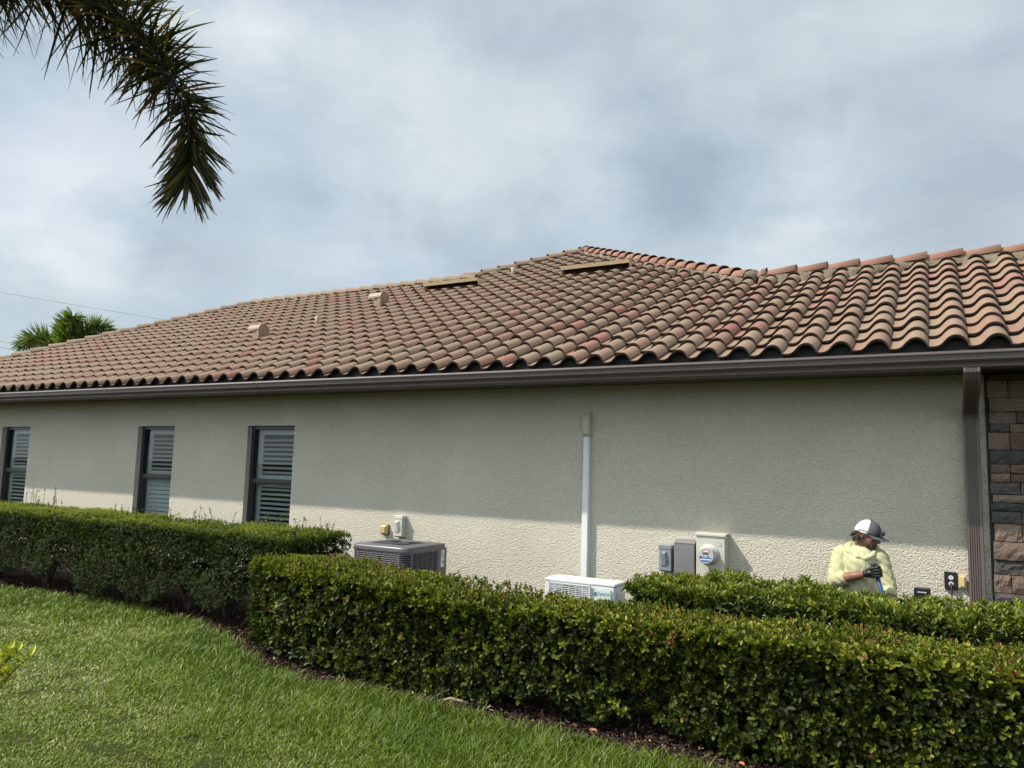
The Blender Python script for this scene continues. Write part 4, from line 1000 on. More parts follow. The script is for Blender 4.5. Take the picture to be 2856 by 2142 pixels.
for q in ((MX0+.052, MX0+.062), (MX0+.488, MX0+.498)): m.box((q[0], MY0-.018, gz-.222), (q[1], MY0-.001, gz+.222))
m.box((MX0+.052, MY0-.018, gz+.217), (MX0+.498, MY0-.0005, gz+.226)); m.build('fan_grille', M_wh, ms_)
m = MB(); m.box((MX0+.53, MY0+.0, MZ0+.05), (MX1-.03, MY0+.0125, MZ1-.05), .012); m.box((MX1-.001, MY0+.07, .25), (MX1+.022, MY0+.20, .44), .008); m.build('service_panel', plain('panel_grey', (.56, .59, .58), .45, var=.03), ms_)
M_teal = plain('teal_ink', (.03, .30, .34), .5, var=.03); M_green = plain('green_ink', (.10, .42, .17), .5, var=.03)
text_mesh('DAI', .037, (-2.902, MY0-.0015, .416), M_teal, ms_, 'brand_lettering'); text_mesh('ZUKI', .037, (-2.842, MY0-.0015, .416), M_green, ms_, 'brand_lettering', sx=.86)
m = MB()
for k, (R0, ph) in enumerate(((.016, 0), (.010, .6), (.005, 1.2))): m.tube([(-2.925+R0*math.cos(a+ph), MY0-.0025, .427+R0*1.1*math.sin(a+ph)) for a in np.linspace(.5, 5.6, 16)], .0028, 5)
m.build('leaf_emblem', M_teal, ms_); text_mesh('Inverter', .022, (-2.855, MY0-.0015, .374), M_green, ms_, 'brand_lettering'); text_mesh('system', .014, (-2.835, MY0-.0015, .356), M_teal, ms_, 'brand_lettering')
m = MB()
for x in (MX0+.12, MX1-.12): m = MB(); m.box((x-.03, MY0+.0, .012), (x+.03, MY1+.02, .03)); m.build('foot', M_bronze, ms_)
m = MB()
for y_, z_ in ((MY0+.03, .50), (MY0+.18, .50), (MY0+.26, .47), (MY0+.03, .30)): m = MB(); m.disc((MX1+.0005, y_, z_), (1, 0, 0), .006, 8, .003); m.build('screw', M_bronze, ms_)

# line-set cover running up the wall
lc = empty('pipe_cover', (-3.36, 0, .5), 'tall white refrigerant line cover up the stucco wall above the heat pump', 'pipe cover')
m = MB(); pr_ = [(-3.398, -.001), (-3.398, -.052), (-3.390, -.062), (-3.330, -.062), (-3.322, -.052), (-3.322, -.001)]; m.extrude(pr_, .10, 1.518, 'z'); m.build('lower_channel', plain('white_pvc', (.66, .66, .66), .4, var=.02), lc)
m = MB(); pr_ = [(-3.3965, -.001), (-3.3965, -.0505), (-3.389, -.0605), (-3.331, -.0605), (-3.3235, -.0505), (-3.3235, -.001)]; m.extrude(pr_, 1.520, 1.99, 'z'); m.build('upper_channel', plain('white_pvc_upper', (.64, .65, .67), .4, var=.02), lc)
m = MB(); secs = [(1.965, .045, .072), (2.02, .046, .076), (2.08, .048, .088), (2.13, .050, .092), (2.17, .050, .086), (2.20, .047, .070), (2.222, .040, .048), (2.235, .028, .02)]; vs = []; fs = []; nn = 12
for z_, hw, dp in secs:
    for k in range(nn+1): a = math.pi*k/nn; c_, s_ = math.cos(a), math.sin(a); vs.append((-3.36+hw*math.copysign(abs(c_)**.5, c_), -.001-dp*abs(s_)**.5, z_))
for i in range(len(secs)-1):
    for k in range(nn): p = i*(nn+1)+k; fs.append((p, p+1, p+nn+2, p+nn+1))
fs.append(tuple(range(nn+1))[::-1]); m.add(vs, fs, True); m.box((-3.415, -.008, 1.97), (-3.305, -.002, 2.21), .003); m.box((-3.36-.008, -.081, 1.985), (-3.36+.002, -.076, 1.997))
m.build('end_cap', plain('aged_cream_plastic', (.46, .44, .33), .5, var=.05), lc)

# ------------------------------------------------------------------ boxes by the condenser
M_crm = plain('cream_paint', (.50, .49, .42), .5, var=.05)
dz = empty('disconnect_box', (-5.84, 0, .85), 'cream electrical disconnect box on the wall above the grey air conditioner', 'electrical box', 'electrical boxes on the wall')
def flapbox(t, x0, x1, z0, z1, d, M1, M2, s=1.):
    m = MB(); m.box((x0, -d*.72, z0), (x1, -.002, z1), .004); m.build('back_box', M1, t)
    m = MB(); m.box((x0-.006, -d, z0+.01), (x1+.003, -d*.72-.002, z1-.03), .006); m.box((x0-.008, -d-.004, z1-.038), (x1+.008, -.004, z1+.006), .005)
    # handle hood: faceted bulge
    xm = (x0+x1)/2-.008; w_ = (x1-x0)*.52; zc = z0+(z1-z0)*.50; hh_ = (z1-z0)*.56; a = -d-.001
    q = [(xm-w_*.42, a, zc+hh_*.5), (xm+w_*.38, a, zc+hh_*.5), (xm+w_*.62, a, zc-hh_*.12), (xm+w_*.42, a, zc-hh_*.5), (xm-w_*.5, a, zc-hh_*.5)]
    f_q = [(xm-w_*.32, a-.03, zc+hh_*.36), (xm+w_*.15, a-.03, zc+hh_*.36), (xm+w_*.30, a-.022, zc-hh_*.12), (xm+w_*.22, a-.008, zc-hh_*.45), (xm-w_*.42, a-.008, zc-hh_*.45)]
    m.add(q+f_q, [(5, 6, 7, 8, 9)]+[(i, (i+1) % 5, 5+(i+1) % 5, 5+i) for i in range(5)]); return m.build('front_cover', M2, t)
flapbox(dz, -5.90, -5.78, .72, .975, .085, M_crm, M_crm)
m = MB(); m.tube([(-5.83, -.04, .72), (-5.83, -.04, .30), (-5.6, -.10, .2)], .013, 8); m.build('conduit', plain('grey_pvc', (.25, .25, .26), .5), dz)
hb = empty('outlet_cover', (-6.08, 0, .8), 'small yellowed outlet cover left of the cream disconnect box', 'outlet cover', 'yellowed outlet covers')
M_yel = plain('yellowed_plastic', (.48, .34, .15), .5, var=.08)
m = MB(); m.box((-6.135, -.060, .735), (-6.035, -.012, .852), .014); m.box((-6.125, -.072, .75), (-6.05, -.058, .838), .008); m.build('hinged_lid', M_yel, hb)
m = MB(); m.box((-6.13, -.012, .73), (-6.03, -.002, .855), .002); m.build('back_plate', plain('brown_plate', (.10, .07, .05), .6), hb)

# meter group
e1 = empty('disconnect_box', (-2.43, 0, .74), 'small grey electrical disconnect box, left of the plain grey box', 'electrical box', 'electrical boxes on the wall')
flapbox(e1, -2.515, -2.395, .605, .865, .10, plain('box_side_grey', (.16, .165, .17), .5, var=.04), plain('disconnect_grey', (.20, .22, .235), .45, var=.04))
e2 = empty('junction_box', (-2.22, 0, .76), 'plain grey metal box between the disconnect and the cream meter box', 'electrical box', 'electrical boxes on the wall')
m = MB(); m.box((-2.345, -.115, .58), (-2.155, -.002, .90), .003); m.build('enclosure', plain('zinc_grey', (.15, .15, .152), .45, var=.08), e2)
m = MB(); m.box((-2.353, -.132, .60), (-2.148, -.116, .905), .004); m.extrude([(-.136, .906), (-.10, .93), (-.003, .935), (-.003, .906)], -2.35, -2.145); m.box((-2.33, -.1335, .667), (-2.20, -.1325, .670)); m.build('cover', plain('zinc_cover', (.175, .165, .170), .5, var=.10, sc_=3.), e2)
m = MB(); m.disc((-2.245, -.10, .585), (0, -1, 0), .013, 12, .036); m.build('lock_knob', plain('black_knob', (.02, .02, .02), .5), e2)
M_mtr = plain('meter_box_beige', (.47, .46, .375), .5, var=.05)
e3 = empty('electric_meter', (-1.98, 0, .7), 'cream meter box with a round glass electric meter on its front', 'electric meter')
m = MB(); m.box((-2.125, -.150, .40), (-1.845, -.002, 1.005), .004); m.extrude([(-.162, .995), (-.162, 1.010), (-.150, 1.016), (-.002, 1.022), (-.002, 1.006), (-.15, 1.004)], -2.135, -1.838); m.build('enclosure', M_mtr, e3)
mc = (-1.996, -.151, .815)
m = MB(); vs = []; fs = []; n_ = 32
secs = [(.100, -.150), (.100, -.158), (.090, -.170), (.082, -.172)]
for R_, y_ in secs:
    for k in range(n_): a = 2*math.pi*k/n_; vs.append((mc[0]+R_*math.cos(a), y_, mc[2]+R_*math.sin(a)))
for i in range(len(secs)-1):
    for k in range(n_): fs.append((i*n_+k, (i+1)*n_+k, (i+1)*n_+(k+1) % n_, i*n_+(k+1) % n_))
m.add(vs, fs, True); m.build('meter_ring', M_mtr, e3)
m = MB(); vs = []; fs = []; secs = [(.083, -.172), (.083, -.180), (.078, -.182), (.078, -.262), (.076, -.270), (.0715, -.2735)]
for R_, y_ in secs:
    for k in range(n_): a = 2*math.pi*k/n_; vs.append((mc[0]+R_*math.cos(a), y_, mc[2]+R_*math.sin(a)))
for i in range(len(secs)-1):
    for k in range(n_): fs.append((i*n_+k, (i+1)*n_+k, (i+1)*n_+(k+1) % n_, i*n_+(k+1) % n_))
m.add(vs, fs, True); mt = m.build('meter_body', plain('pale_polycarbonate', (.42, .42, .40), .2, var=.04), e3)
m = MB(); m.disc((mc[0], -.271, mc[2]), (0, -1, 0), .0715, 40, .001); face = m.build('dial_face', plain('dial_grey', (.40, .42, .42), .35, var=.04), mt)
fy = -.2735
def decal(name, quads, colr):
    m = MB()
    for x0, z0, x1, z1 in quads: m.add([(mc[0]+x0, fy, mc[2]+z0), (mc[0]+x1, fy, mc[2]+z0), (mc[0]+x1, fy, mc[2]+z1), (mc[0]+x0, fy, mc[2]+z1), (mc[0]+x0, fy+.001, mc[2]+z0), (mc[0]+x1, fy+.001, mc[2]+z0), (mc[0]+x1, fy+.001, mc[2]+z1), (mc[0]+x0, fy+.001, mc[2]+z1)], [(0, 1, 2, 3), (0, 4, 5, 1), (3, 2, 6, 7)])
    return m.build(name, plain(name+'_ink', colr, .4, var=.02), mt)
decal('warning_label', [(-.034, .032, .034, .056)], (.42, .08, .07)); fy -= .0008
decal('warning_label_panel', [(-.026, .036, .028, .050)], (.66, .62, .60)); fy += .0008
decal('lcd_display', [(-.032, .012, .026, .027)], (.05, .05, .05))
decal('blue_bands', [(-.060, -.028, .052, -.016), (-.048, -.056, .040, -.043)], (.03, .15, .38))
decal('pale_bands', [(-.055, -.041, .050, -.031)], (.60, .62, .62)); decal('optical_port', [(-.058, -.024, -.044, -.004), (.010, -.012, .026, -.002), (-.028, -.010, -.018, -.003)], (.03, .03, .03))
m = MB(); m.box((-1.925, -.1525, .905), (-1.880, -.151, .940)); sk = m.build('lock_sticker', plain('silver_sticker', (.30, .30, .33), .3, var=.1), e3)
m = MB(); m.box((-1.920, -.1535, .908), (-1.913, -.1528, .935)); m.box((-1.905, -.1535, .906), (-1.896, -.1528, .932)); m.box((-1.887, -.1535, .912), (-1.882, -.1528, .938)); m.build('sticker_print', plain('sticker_white', (.7, .7, .72), .3), sk)
m = MB(); m.tube([(-2.0, -.08, .40), (-2.0, -.08, .0)], .03, 10); m.build('conduit', plain('grey_conduit', (.25, .25, .26), .5), e3)

# outlet by the downspout
oc = empty('wall_outlet', (.045, 0, .75), 'black-framed double outlet with a plug beside the downspout', 'outlet')
m = MB(); m.box((-.006, -.028, .672), (.094, -.002, .815), .003)
for i in range(8): m.box((-.002+.011*i, -.030, .813), (.004+.011*i, -.010, .820))
m.build('frame', plain('black_plastic', (.010, .010, .011), .45), oc)
m = MB()
for zc in (.772, .720): m.disc((.044, -.0285, zc), (0, -1, 0), .0185, 20, .003)
ot = m.build('receptacles', plain('outlet_white', (.62, .62, .60), .4, var=.02), oc)
m = MB()
for zc in (.775,): m.box((.037, -.0325, zc-.004), (.0395, -.0312, zc+.006)); m.box((.0485, -.0325, zc-.004), (.051, -.0312, zc+.006)); m.disc((.044, -.0312, zc-.010), (0, -1, 0), .003, 8, .001)
m.build('slots', mat('slot_black', (.01, .01, .01)), ot)
m = MB(); m.box((.035, -.052, .700), (.053, -.032, .728), .004); m.tube([(.044, -.05, .712), (.045, -.066, .695), (.048, -.060, .655), (.046, -.05, .61), (.030, -.07, .50), (.0, -.10, .3), (-.05, -.25, .02)], [.006, .006, .006, .0045, .0045, .0045, .0045], 8); pl_ = tag(m.build('extension_lead', plain('grey_plug', (.035, .035, .038), .45), origin=(.044, -.04, .7)), 'dark plug and cord hanging from the black double outlet', 'cord')
oy = empty('outlet_cover', (.125, 0, .745), 'yellowed open outlet lid between the black outlet and the downspout', 'outlet cover', 'yellowed outlet covers')
m = MB(); M3 = Matrix.Rotation(rad(-14), 3, 'Z'); m.box((.098, -.034, .690), (.158, -.024, .805), .004, M3); m.box((.107, -.046, .702), (.149, -.033, .792), .006, M3); m.build('hinged_lid', plain('yellowed_lid', (.55, .42, .20), .45, var=.05), oy)
m = MB(); m.box((.096, -.02, .72), (.104, -.003, .78), .002); m.build('hinge', M_yel, oy)
bb = empty('timer_box', (-.16, -.52, .0), 'low black box standing by the wall right of the worker', 'box')
m = MB(); m.box((-.225, -.56, .50), (-.105, -.48, .725), .008); m.build('case', plain('black_case', (.012, .012, .014), .35), bb)
m = MB(); m.box((-.20, -.5615, .690), (-.135, -.5605, .698)); m.build('white_line', plain('line_white', (.5, .5, .5), .4), bb)
m = MB(); m.tube([(-.165, -.52, .0), (-.165, -.52, .50)], .016, 8); m.build('stake', plain('black_stake', (.02, .02, .02), .5), bb)
# dry palm strip and fallen leaves along the lawn edge
m = MB(); m.tube([(-3.00, -3.26, .03), (-2.93, -3.22, .045), (-2.82, -3.20, .035), (-2.68, -3.17, .02)], [.004, .012, .010, .003], 6, flat=.3); tag(m.build('dried_frond', plain('straw', (.30, .20, .11), .7), origin=(-2.85, -3.2, .03)), 'straw coloured dried strip lying on the mulch edge', 'debris')
r = random.Random(91)
for i, (x, y, lab) in enumerate(((-1.86, -3.22, 'curled orange-brown leaf on the mulch nearest the dried strip side'), (-1.02, -3.26, 'fallen reddish leaf on mulch below the front hedge'), (-.62, -3.27, 'broad brown fallen leaf lowest under the front hedge'))):
    nn_ = 1; V, F = leaf_mesh(np.array([[x, y, .03]]), np.array([[r.uniform(-1, 1), r.uniform(-.4, .4), .1]]), np.array([[0, -.2, 1.]]), np.array([.055]), np.array([.032]), 'round', .3, .1)
    V = np.concatenate([V, V-np.array([0, 0, .001])]); F = np.concatenate([F, F[:, ::-1]+6])
    tag(mesh_np('fallen_leaf', V, [F], plain('dead_leaf', (.30, .11, .06), .7), origin=(x, y, .03)), lab, 'leaf', 'fallen leaves on the mulch')

# ------------------------------------------------------------------ worker
def cap_mesh(mb, a, b, ra, rb, n=14, m_=5):
    a = Vector(a); b = Vector(b); d = (b-a); L = max(d.length, 1e-5); d = d/L
    u = (Vector((0, 0, 1)) if abs(d.z) < .9 else Vector((1, 0, 0))); u = (u-d*u.dot(d)).normalized(); v = d.cross(u); rings = []
    for i in range(1, m_+1): t = -math.pi/2+math.pi/2*i/m_; rings.append((a+d*ra*math.sin(t), ra*math.cos(t)))
    for i in range(0, m_): t = math.pi/2*i/m_; rings.append((b+d*rb*math.sin(t), rb*math.cos(t)))
    vs = [a-d*ra]; 
    for c, R_ in rings:
        for k in range(n): vs.append(c+(u*math.cos(2*math.pi*k/n)+v*math.sin(2*math.pi*k/n))*R_)
    vs.append(b+d*rb); fs = [(0, 1+(k+1) % n, 1+k) for k in range(n)]
    for i in range(len(rings)-1):
        for k in range(n): fs.append((1+i*n+k, 1+i*n+(k+1) % n, 1+(i+1)*n+(k+1) % n, 1+(i+1)*n+k))
    l = len(vs)-1; fs += [(l, 1+(len(rings)-1)*n+k, 1+(len(rings)-1)*n+(k+1) % n) for k in range(n)]
    mb.add(vs, fs)
def ell(mb, c, r_, R=None, n=20, m_=12):
    c = Vector(c); vs = [];
    for i in range(1, m_):
        t = math.pi*i/m_
        for k in range(n): p = Vector((r_[0]*math.sin(t)*math.cos(2*math.pi*k/n), r_[1]*math.sin(t)*math.sin(2*math.pi*k/n), r_[2]*math.cos(t))); vs.append(c+(R @ p if R else p))
    p0 = Vector((0, 0, r_[2])); p1 = Vector((0, 0, -r_[2])); vs = [c+(R @ p0 if R else p0)]+vs+[c+(R @ p1 if R else p1)]
    fs = [(0, 1+k, 1+(k+1) % n) for k in range(n)]
    for i in range(m_-2):
        for k in range(n): fs.append((1+i*n+k, 1+(i+1)*n+k, 1+(i+1)*n+(k+1) % n, 1+i*n+(k+1) % n))
    l = len(vs)-1; fs += [(l, 1+(m_-2)*n+(k+1) % n, 1+(m_-2)*n+k) for k in range(n)]
    mb.add(vs, fs)
def blob(name, mb, voxel, material, parent, smooth=6, origin=None, folds=None):
    me = bpy.data.meshes.new('tmp'); me.from_pydata(mb.v, [], mb.f); t = bpy.data.objects.new('tmp', me); col.objects.link(t)
    md = t.modifiers.new('r', 'REMESH'); md.mode = 'VOXEL'; md.voxel_size = voxel; md.use_smooth_shade = True
    ms2 = t.modifiers.new('s', 'SMOOTH'); ms2.factor = .5; ms2.iterations = smooth
    dg = bpy.context.evaluated_depsgraph_get(); dg.update(); m2 = bpy.data.meshes.new_from_object(t.evaluated_get(dg)); bpy.data.objects.remove(t)
    n = len(m2.vertices); co = np.zeros(n*3); m2.vertices.foreach_get('co', co); co = co.reshape(-1, 3)
    if folds is not None:
        no = np.zeros(n*3); m2.vertices.foreach_get('normal', no); co = co+no.reshape(-1, 3)*folds(co)[:, None]
    o0 = np.array(world_loc(parent)) if parent is not None else np.array(origin); m2.vertices.foreach_set('co', (co-o0).ravel()); m2.materials.clear(); m2.materials.append(material)
    m2.polygons.foreach_set('use_smooth', np.ones(len(m2.polygons), bool)); m2.update(); m2.name = name
    o_ = bpy.data.objects.new(name, m2); col.objects.link(o_)
    if parent is not None: o_.parent = parent
    else: o_.location = Vector(o0)
    return o_
def b_skin(t):
    n = t.noise(t.pos, 22, 4); t.l.new(t.ramp(n, [(.3, (.13, .055, .036)), (.7, (.25, .115, .075))]), t.p.inputs['Base Color']); set_bump(t, t.noise(t.pos, 160, 3), .3, .002)
M_skin = mat('sunburnt_skin', rough=.5, build=b_skin); M_skin.node_tree.nodes['Principled BSDF'].inputs['Subsurface Weight'].default_value = .08
def b_hair(t):
    n = t.noise(t.pos, 60, 4, .7, 1.5); t.l.new(t.ramp(n, [(.3, (.012, .007, .005)), (.7, (.05, .026, .016))]), t.p.inputs['Base Color']); set_bump(t, n, 1., .008)
M_hair = mat('dark_hair', rough=.5, build=b_hair)
def b_beard(t):
    n = t.noise(t.pos, 90, 4, .7); t.l.new(t.ramp(n, [(.35, (.030, .016, .011)), (.7, (.10, .055, .038))]), t.p.inputs['Base Color']); set_bump(t, n, 1., .005)
M_beard = mat('beard_hair', rough=.7, build=b_beard)
def b_shirt(t):
    n = t.noise(t.pos, 5, 3); t.l.new(t.ramp(n, [(.3, (.41, .395, .225)), (.7, (.46, .445, .265))]), t.p.inputs['Base Color'])
    mpn = t.new('ShaderNodeMapping', inp={'Vector': t.pos, 'Scale': (1, 1, .35), 'Rotation': (0, .5, 0)}); f1 = t.noise(mpn.outputs[0], 13, 3, .5, 1.2); set_bump(t, t.math('ABSOLUTE', t.math('SUBTRACT', f1, .5)), .5, .03)
M_shirt = mat('pale_yellow_shirt', rough=.85, spec=.15, build=b_shirt)
M_glove = mat('black_nitrile', (.012, .012, .014), rough=.32)
PO = Vector((-.60, -.60, 0))
pr0 = empty('person', PO, 'person in a pale yellow hooded shirt, trucker cap and black gloves kneeling by the wall', 'person')
# head frame
HC = Vector((-.548, -.625, 1.122)); fw = Vector((.87, -.40, -.29)).normalized(); sdv = fw.cross(Vector((0, 0, 1))).normalized(); upv_ = sdv.cross(fw).normalized()
HR = Matrix((fw, -sdv, upv_)).transposed()           # local x forward, y left, z up
def hp(x, y, z): return HC+HR @ Vector((x, y, z))
S_ = 1.06
mb = MB()
# torso, legs, arms
cap_mesh(mb, (-.60, -.52, .48), (-.60, -.55, .66), .165, .16); cap_mesh(mb, (-.60, -.55, .66), (-.605, -.585, .86), .16, .165)
cap_mesh(mb, (-.71, -.59, .935), (-.50, -.60, .925), .060, .060); cap_mesh(mb, (-.605, -.59, .93), (-.60, -.60, 1.0), .085, .062); cap_mesh(mb, (-.60, -.60, 1.0), tuple(hp(-.03, 0, -.04)), .060, .058)
SHR, ELR, WRR = (-.765, -.595, .945), (-.800, -.70, .735), (-.552, -.822, .818)
SHL, ELL, WRL = (-.455, -.60, .935), (-.395, -.64, .690), (-.375, -.86, .545)
cap_mesh(mb, SHR, ELR, .055, .044); cap_mesh(mb, ELR, tuple(Vector(ELR).lerp(Vector(WRR), .35)), .044, .043); cap_mesh(mb, tuple(Vector(ELR).lerp(Vector(WRR), .35)), WRR, .043, .027)
cap_mesh(mb, SHL, ELL, .055, .044); cap_mesh(mb, ELL, tuple(Vector(ELL).lerp(Vector(WRL), .35)), .044, .042); cap_mesh(mb, tuple(Vector(ELL).lerp(Vector(WRL), .35)), WRL, .042, .027)
for s, x in ((-1, -.70), (1, -.50)):
    cap_mesh(mb, (x, -.52, .47), (x+.01*s, -.80, .105), .09, .062); cap_mesh(mb, (x+.01*s, -.80, .09), (x+.01*s, -.42, .085), .058, .040); cap_mesh(mb, (x+.01*s, -.42, .085), (x+.01*s, -.36, .06), .04, .035)
# head
ell(mb, hp(-.008, 0, .028), (.098, .077, .088), HR); ell(mb, hp(.022, 0, -.030), (.072, .062, .078), HR); ell(mb, hp(.052, 0, -.075), (.034, .030, .028), HR)
for s in (-1, 1):
    ell(mb, hp(.052, s*.036, -.018), (.028, .024, .024), HR); cap_mesh(mb, hp(.084, s*.012, .018), hp(.070, s*.042, .018), .0105, .009, 8, 3)   # cheek, brow
    ell(mb, hp(-.012, s*.078, -.006), (.017, .007, .030), HR); cap_mesh(mb, hp(.004, s*.075, -.012), hp(-.020, s*.082, .018), .006, .006, 8, 3)
    cap_mesh(mb, hp(.088, s*.008, -.034), hp(.094, s*.010, -.034), .0085, .0075, 8, 3)
cap_mesh(mb, hp(.088, 0, .010), hp(.113, 0, -.026), .0085, .0115, 10, 4); cap_mesh(mb, hp(.100, 0, -.03), hp(.096, 0, -.036), .010, .008, 8, 3)
cap_mesh(mb, hp(.084, -.016, -.056), hp(.084, .016, -.056), .0075, .0075, 8, 3); cap_mesh(mb, hp(.082, -.014, -.068), hp(.082, .014, -.068), .0075, .0075, 8, 3)
body = blob('body', mb, .0062, M_skin, pr0, 3)
for s in (-1, 1):
    e = MB(); ell(e, hp(.073, s*.030, -.002), (.0125, .0125, .0125), HR, 12, 8); ey = e.build('eye', plain('eye_white', (.6, .58, .55), .2, var=.02), pr0)
    e = MB(); ell(e, hp(.083, s*.031, -.003), (.004, .0055, .0055), HR, 10, 6); e.build('iris', mat('iris_brown', (.03, .015, .01), rough=.1), ey)
# beard
mb = MB(); ell(mb, hp(.054, 0, -.086), (.043, .042, .034), HR); ell(mb, hp(.060, 0, -.110), (.026, .028, .024), HR)
for s in (-1, 1): cap_mesh(mb, hp(.040, s*.045, -.070), hp(.005, s*.062, -.030), .020, .012); cap_mesh(mb, hp(.088, s*.006, -.048), hp(.074, s*.032, -.066), .0075, .008, 8, 3)
blob('beard', mb, .0045, M_beard, pr0, 2, folds=lambda c: (vnoise(c, 95, 3)-.5)*.006)
# hair below the cap
mb = MB(); r = random.Random(4); ell(mb, hp(-.052, 0, .004), (.058, .074, .062), HR)
for i in range(46):
    a = rad(r.uniform(70, 290)); x = -.02+.075*math.cos(a) if math.cos(a) < 0 else -.02+.03*math.cos(a); y = .078*math.sin(a); z = r.uniform(-.02, .03)
    p = hp(x, y, z); q = hp(x-.020-r.uniform(0, .022), y*1.08+r.uniform(-.012, .012), z-r.uniform(.02, .055)); q2 = q+Vector((r.uniform(-.02, .01), r.uniform(-.01, .01), r.uniform(-.028, .002)))
    cap_mesh(mb, p, q, .0095, .007, 7, 3); cap_mesh(mb, q, q2, .007, .003, 7, 3)
blob('hair', mb, .0042, M_hair, pr0, 1, folds=lambda c: (vnoise(c, 120, 5)-.5)*.006)
# cap: panels, brim, button; sunglasses resting on the brim
M_capw = mat('white_mesh', rough=.8, build=noisy((.46, .47, .52), (.58, .59, .64), 150, .4, .001, 600)); M_capg = mat('grey_cap_cloth', rough=.8, build=noisy((.050, .056, .062), (.085, .092, .10), 60, .5, .001, 300))
def crown_v(th, ph):    # th from top, ph around (0 = front)
    rx, ry, rz = .108, .088, .094; x = rx*math.sin(th)*math.cos(ph); y = ry*math.sin(th)*math.sin(ph); z = .036+rz*math.cos(th)
    if math.cos(ph) > 0: z += .012*math.sin(th)*math.cos(ph)*max(0, 1-th/1.3); 
    return hp(x-.004, y, z-.02*max(0, -math.cos(ph))*math.sin(th)*.6)
def crown_part(p0, p1, mt_, name, par, off=0.):
    m = MB(); nph, nth = 20, 12; vs = []; fs = []
    for i in range(nth+1):
        for k in range(nph+1): v = crown_v((math.pi/2+.12)*i/nth, p0+(p1-p0)*k/nph); vs.append(v+(v-HC).normalized()*off)
    for i in range(nth):
        for k in range(nph): p = i*(nph+1)+k; fs.append((p, p+nph+1, p+nph+2, p+1))
    m.add(vs, fs, True); return m.build(name, mt_, par)
hat = crown_part(rad(68), rad(292), M_capw, 'cap', pr0)
crown_part(rad(-69), rad(69), M_capg, 'front_panel', hat, .001)
m = MB()
for a in (108, 144, 180, 216, 252): m.tube([crown_v((math.pi/2+.1)*i/10, rad(a))+(crown_v((math.pi/2+.1)*i/10, rad(a))-HC).normalized()*.0012 for i in range(1, 11)], .0035, 5, flat=.4)
m.tube([crown_v(math.pi/2+.04, rad(a))+(crown_v(math.pi/2+.04, rad(a))-HC).normalized()*.001 for a in range(72, 290, 8)], .009, 6, flat=.25)
m.build('sweatband_seams', plain('white_cloth', (.78, .78, .80), .8, var=.02), hat)
m = MB(); ell(m, crown_v(0, 0)+upv_*.002, (.009, .009, .005), HR, 10, 6); m.build('button', M_capg, hat)
m = MB(); vs = []; fs = []; nb, nl = 18, 7
for side_ in (0, 1):
    for i in range(nl+1):
        for k in range(nb+1):
            a = rad(-66+132*k/nb); t = i/nl; base = Vector((.106*math.cos(a)-.004, .088*math.sin(a), .026)); ext = .082*t*(math.cos(a)**.6)
            vs.append(hp(base.x+ext*1.0, base.y*(1-.05*t), base.z-.002-.006*t-(.9*base.y)**2*2.2*t*.8-.004*side_))
for s_ in (0, 1):
    for i in range(nl):
        for k in range(nb): p = s_*(nl+1)*(nb+1)+i*(nb+1)+k; q = (p, p+1, p+nb+2, p+nb+1); fs.append(q if not s_ else q[::-1])
o1 = (nl+1)*(nb+1)
for k in range(nb): p = nl*(nb+1)+k; fs.append((p, p+1, o1+p+1, o1+p))
for i in range(nl):
    for k in (0, nb): p = i*(nb+1)+k; fs.append((p, p+nb+1, o1+p+nb+1, o1+p))
m.add(vs, fs, True); m.build('brim', M_capg, hat)
gl = MB()
for s in (-1, 1): ell(gl, hp(.112, s*.033, .050), (.007, .028, .019), HR, 14, 8)
gl.tube([hp(.118, -.012, .056), hp(.121, 0, .060), hp(.118, .012, .056)], .003, 6); gls = gl.build('sunglasses', mat('dark_lens', (.010, .011, .012), rough=.12), hat)
gl = MB()
for s in (-1, 1): gl.tube([hp(.108, s*.060, .054), hp(.075, s*.083, .052), hp(.02, s*.098, .048), hp(-.035, s*.096, .043), hp(-.055, s*.090, .025), hp(-.066, s*.084, .002)], [.004, .0045, .0035, .0035, .004, .004], 7, flat=.6)
gl.build('temples', plain('brown_temple', (.15, .045, .028), .35, var=.1), gls)
# shirt
def folds(c):
    w1 = np.sin(c[:, 0]*60+c[:, 2]*75+6*vnoise(c, 6, 2))*.0035*vnoise(c, 5, 9); w2 = (vnoise(c*np.array([1, 1, .5]), 14, 4)-.5)*.006+np.abs(np.sin((c[:, 0]*.8-c[:, 2]*.6)*48+5*vnoise(c, 5, 12)))*.004*vnoise(c, 6, 14)
    side_ = np.clip((-.70-c[:, 0])/.05, 0, 1)+np.clip((c[:, 0]+.47)/.05, 0, 1)
    return w1*1.6+w2+side_*np.sin(c[:, 2]*110+c[:, 0]*90+9*vnoise(c, 7, 7))*.0028
mb = MB()
cap_mesh(mb, (-.60, -.52, .50), (-.60, -.555, .66), .180, .174); cap_mesh(mb, (-.60, -.555, .66), (-.605, -.585, .87), .174, .172)
cap_mesh(mb, (-.745, -.59, .935), (-.47, -.60, .925), .080, .080); cap_mesh(mb, (-.69, -.585, .975), (-.52, -.595, .96), .058, .055)
E2 = tuple(Vector(ELR).lerp(Vector(WRR), .20)); cap_mesh(mb, SHR, ELR, .076, .070); cap_mesh(mb, ELR, E2, .070, .062)
E3 = tuple(Vector(ELL).lerp(Vector(WRL), .22)); cap_mesh(mb, SHL, ELL, .070, .064); cap_mesh(mb, ELL, E3, .064, .058)
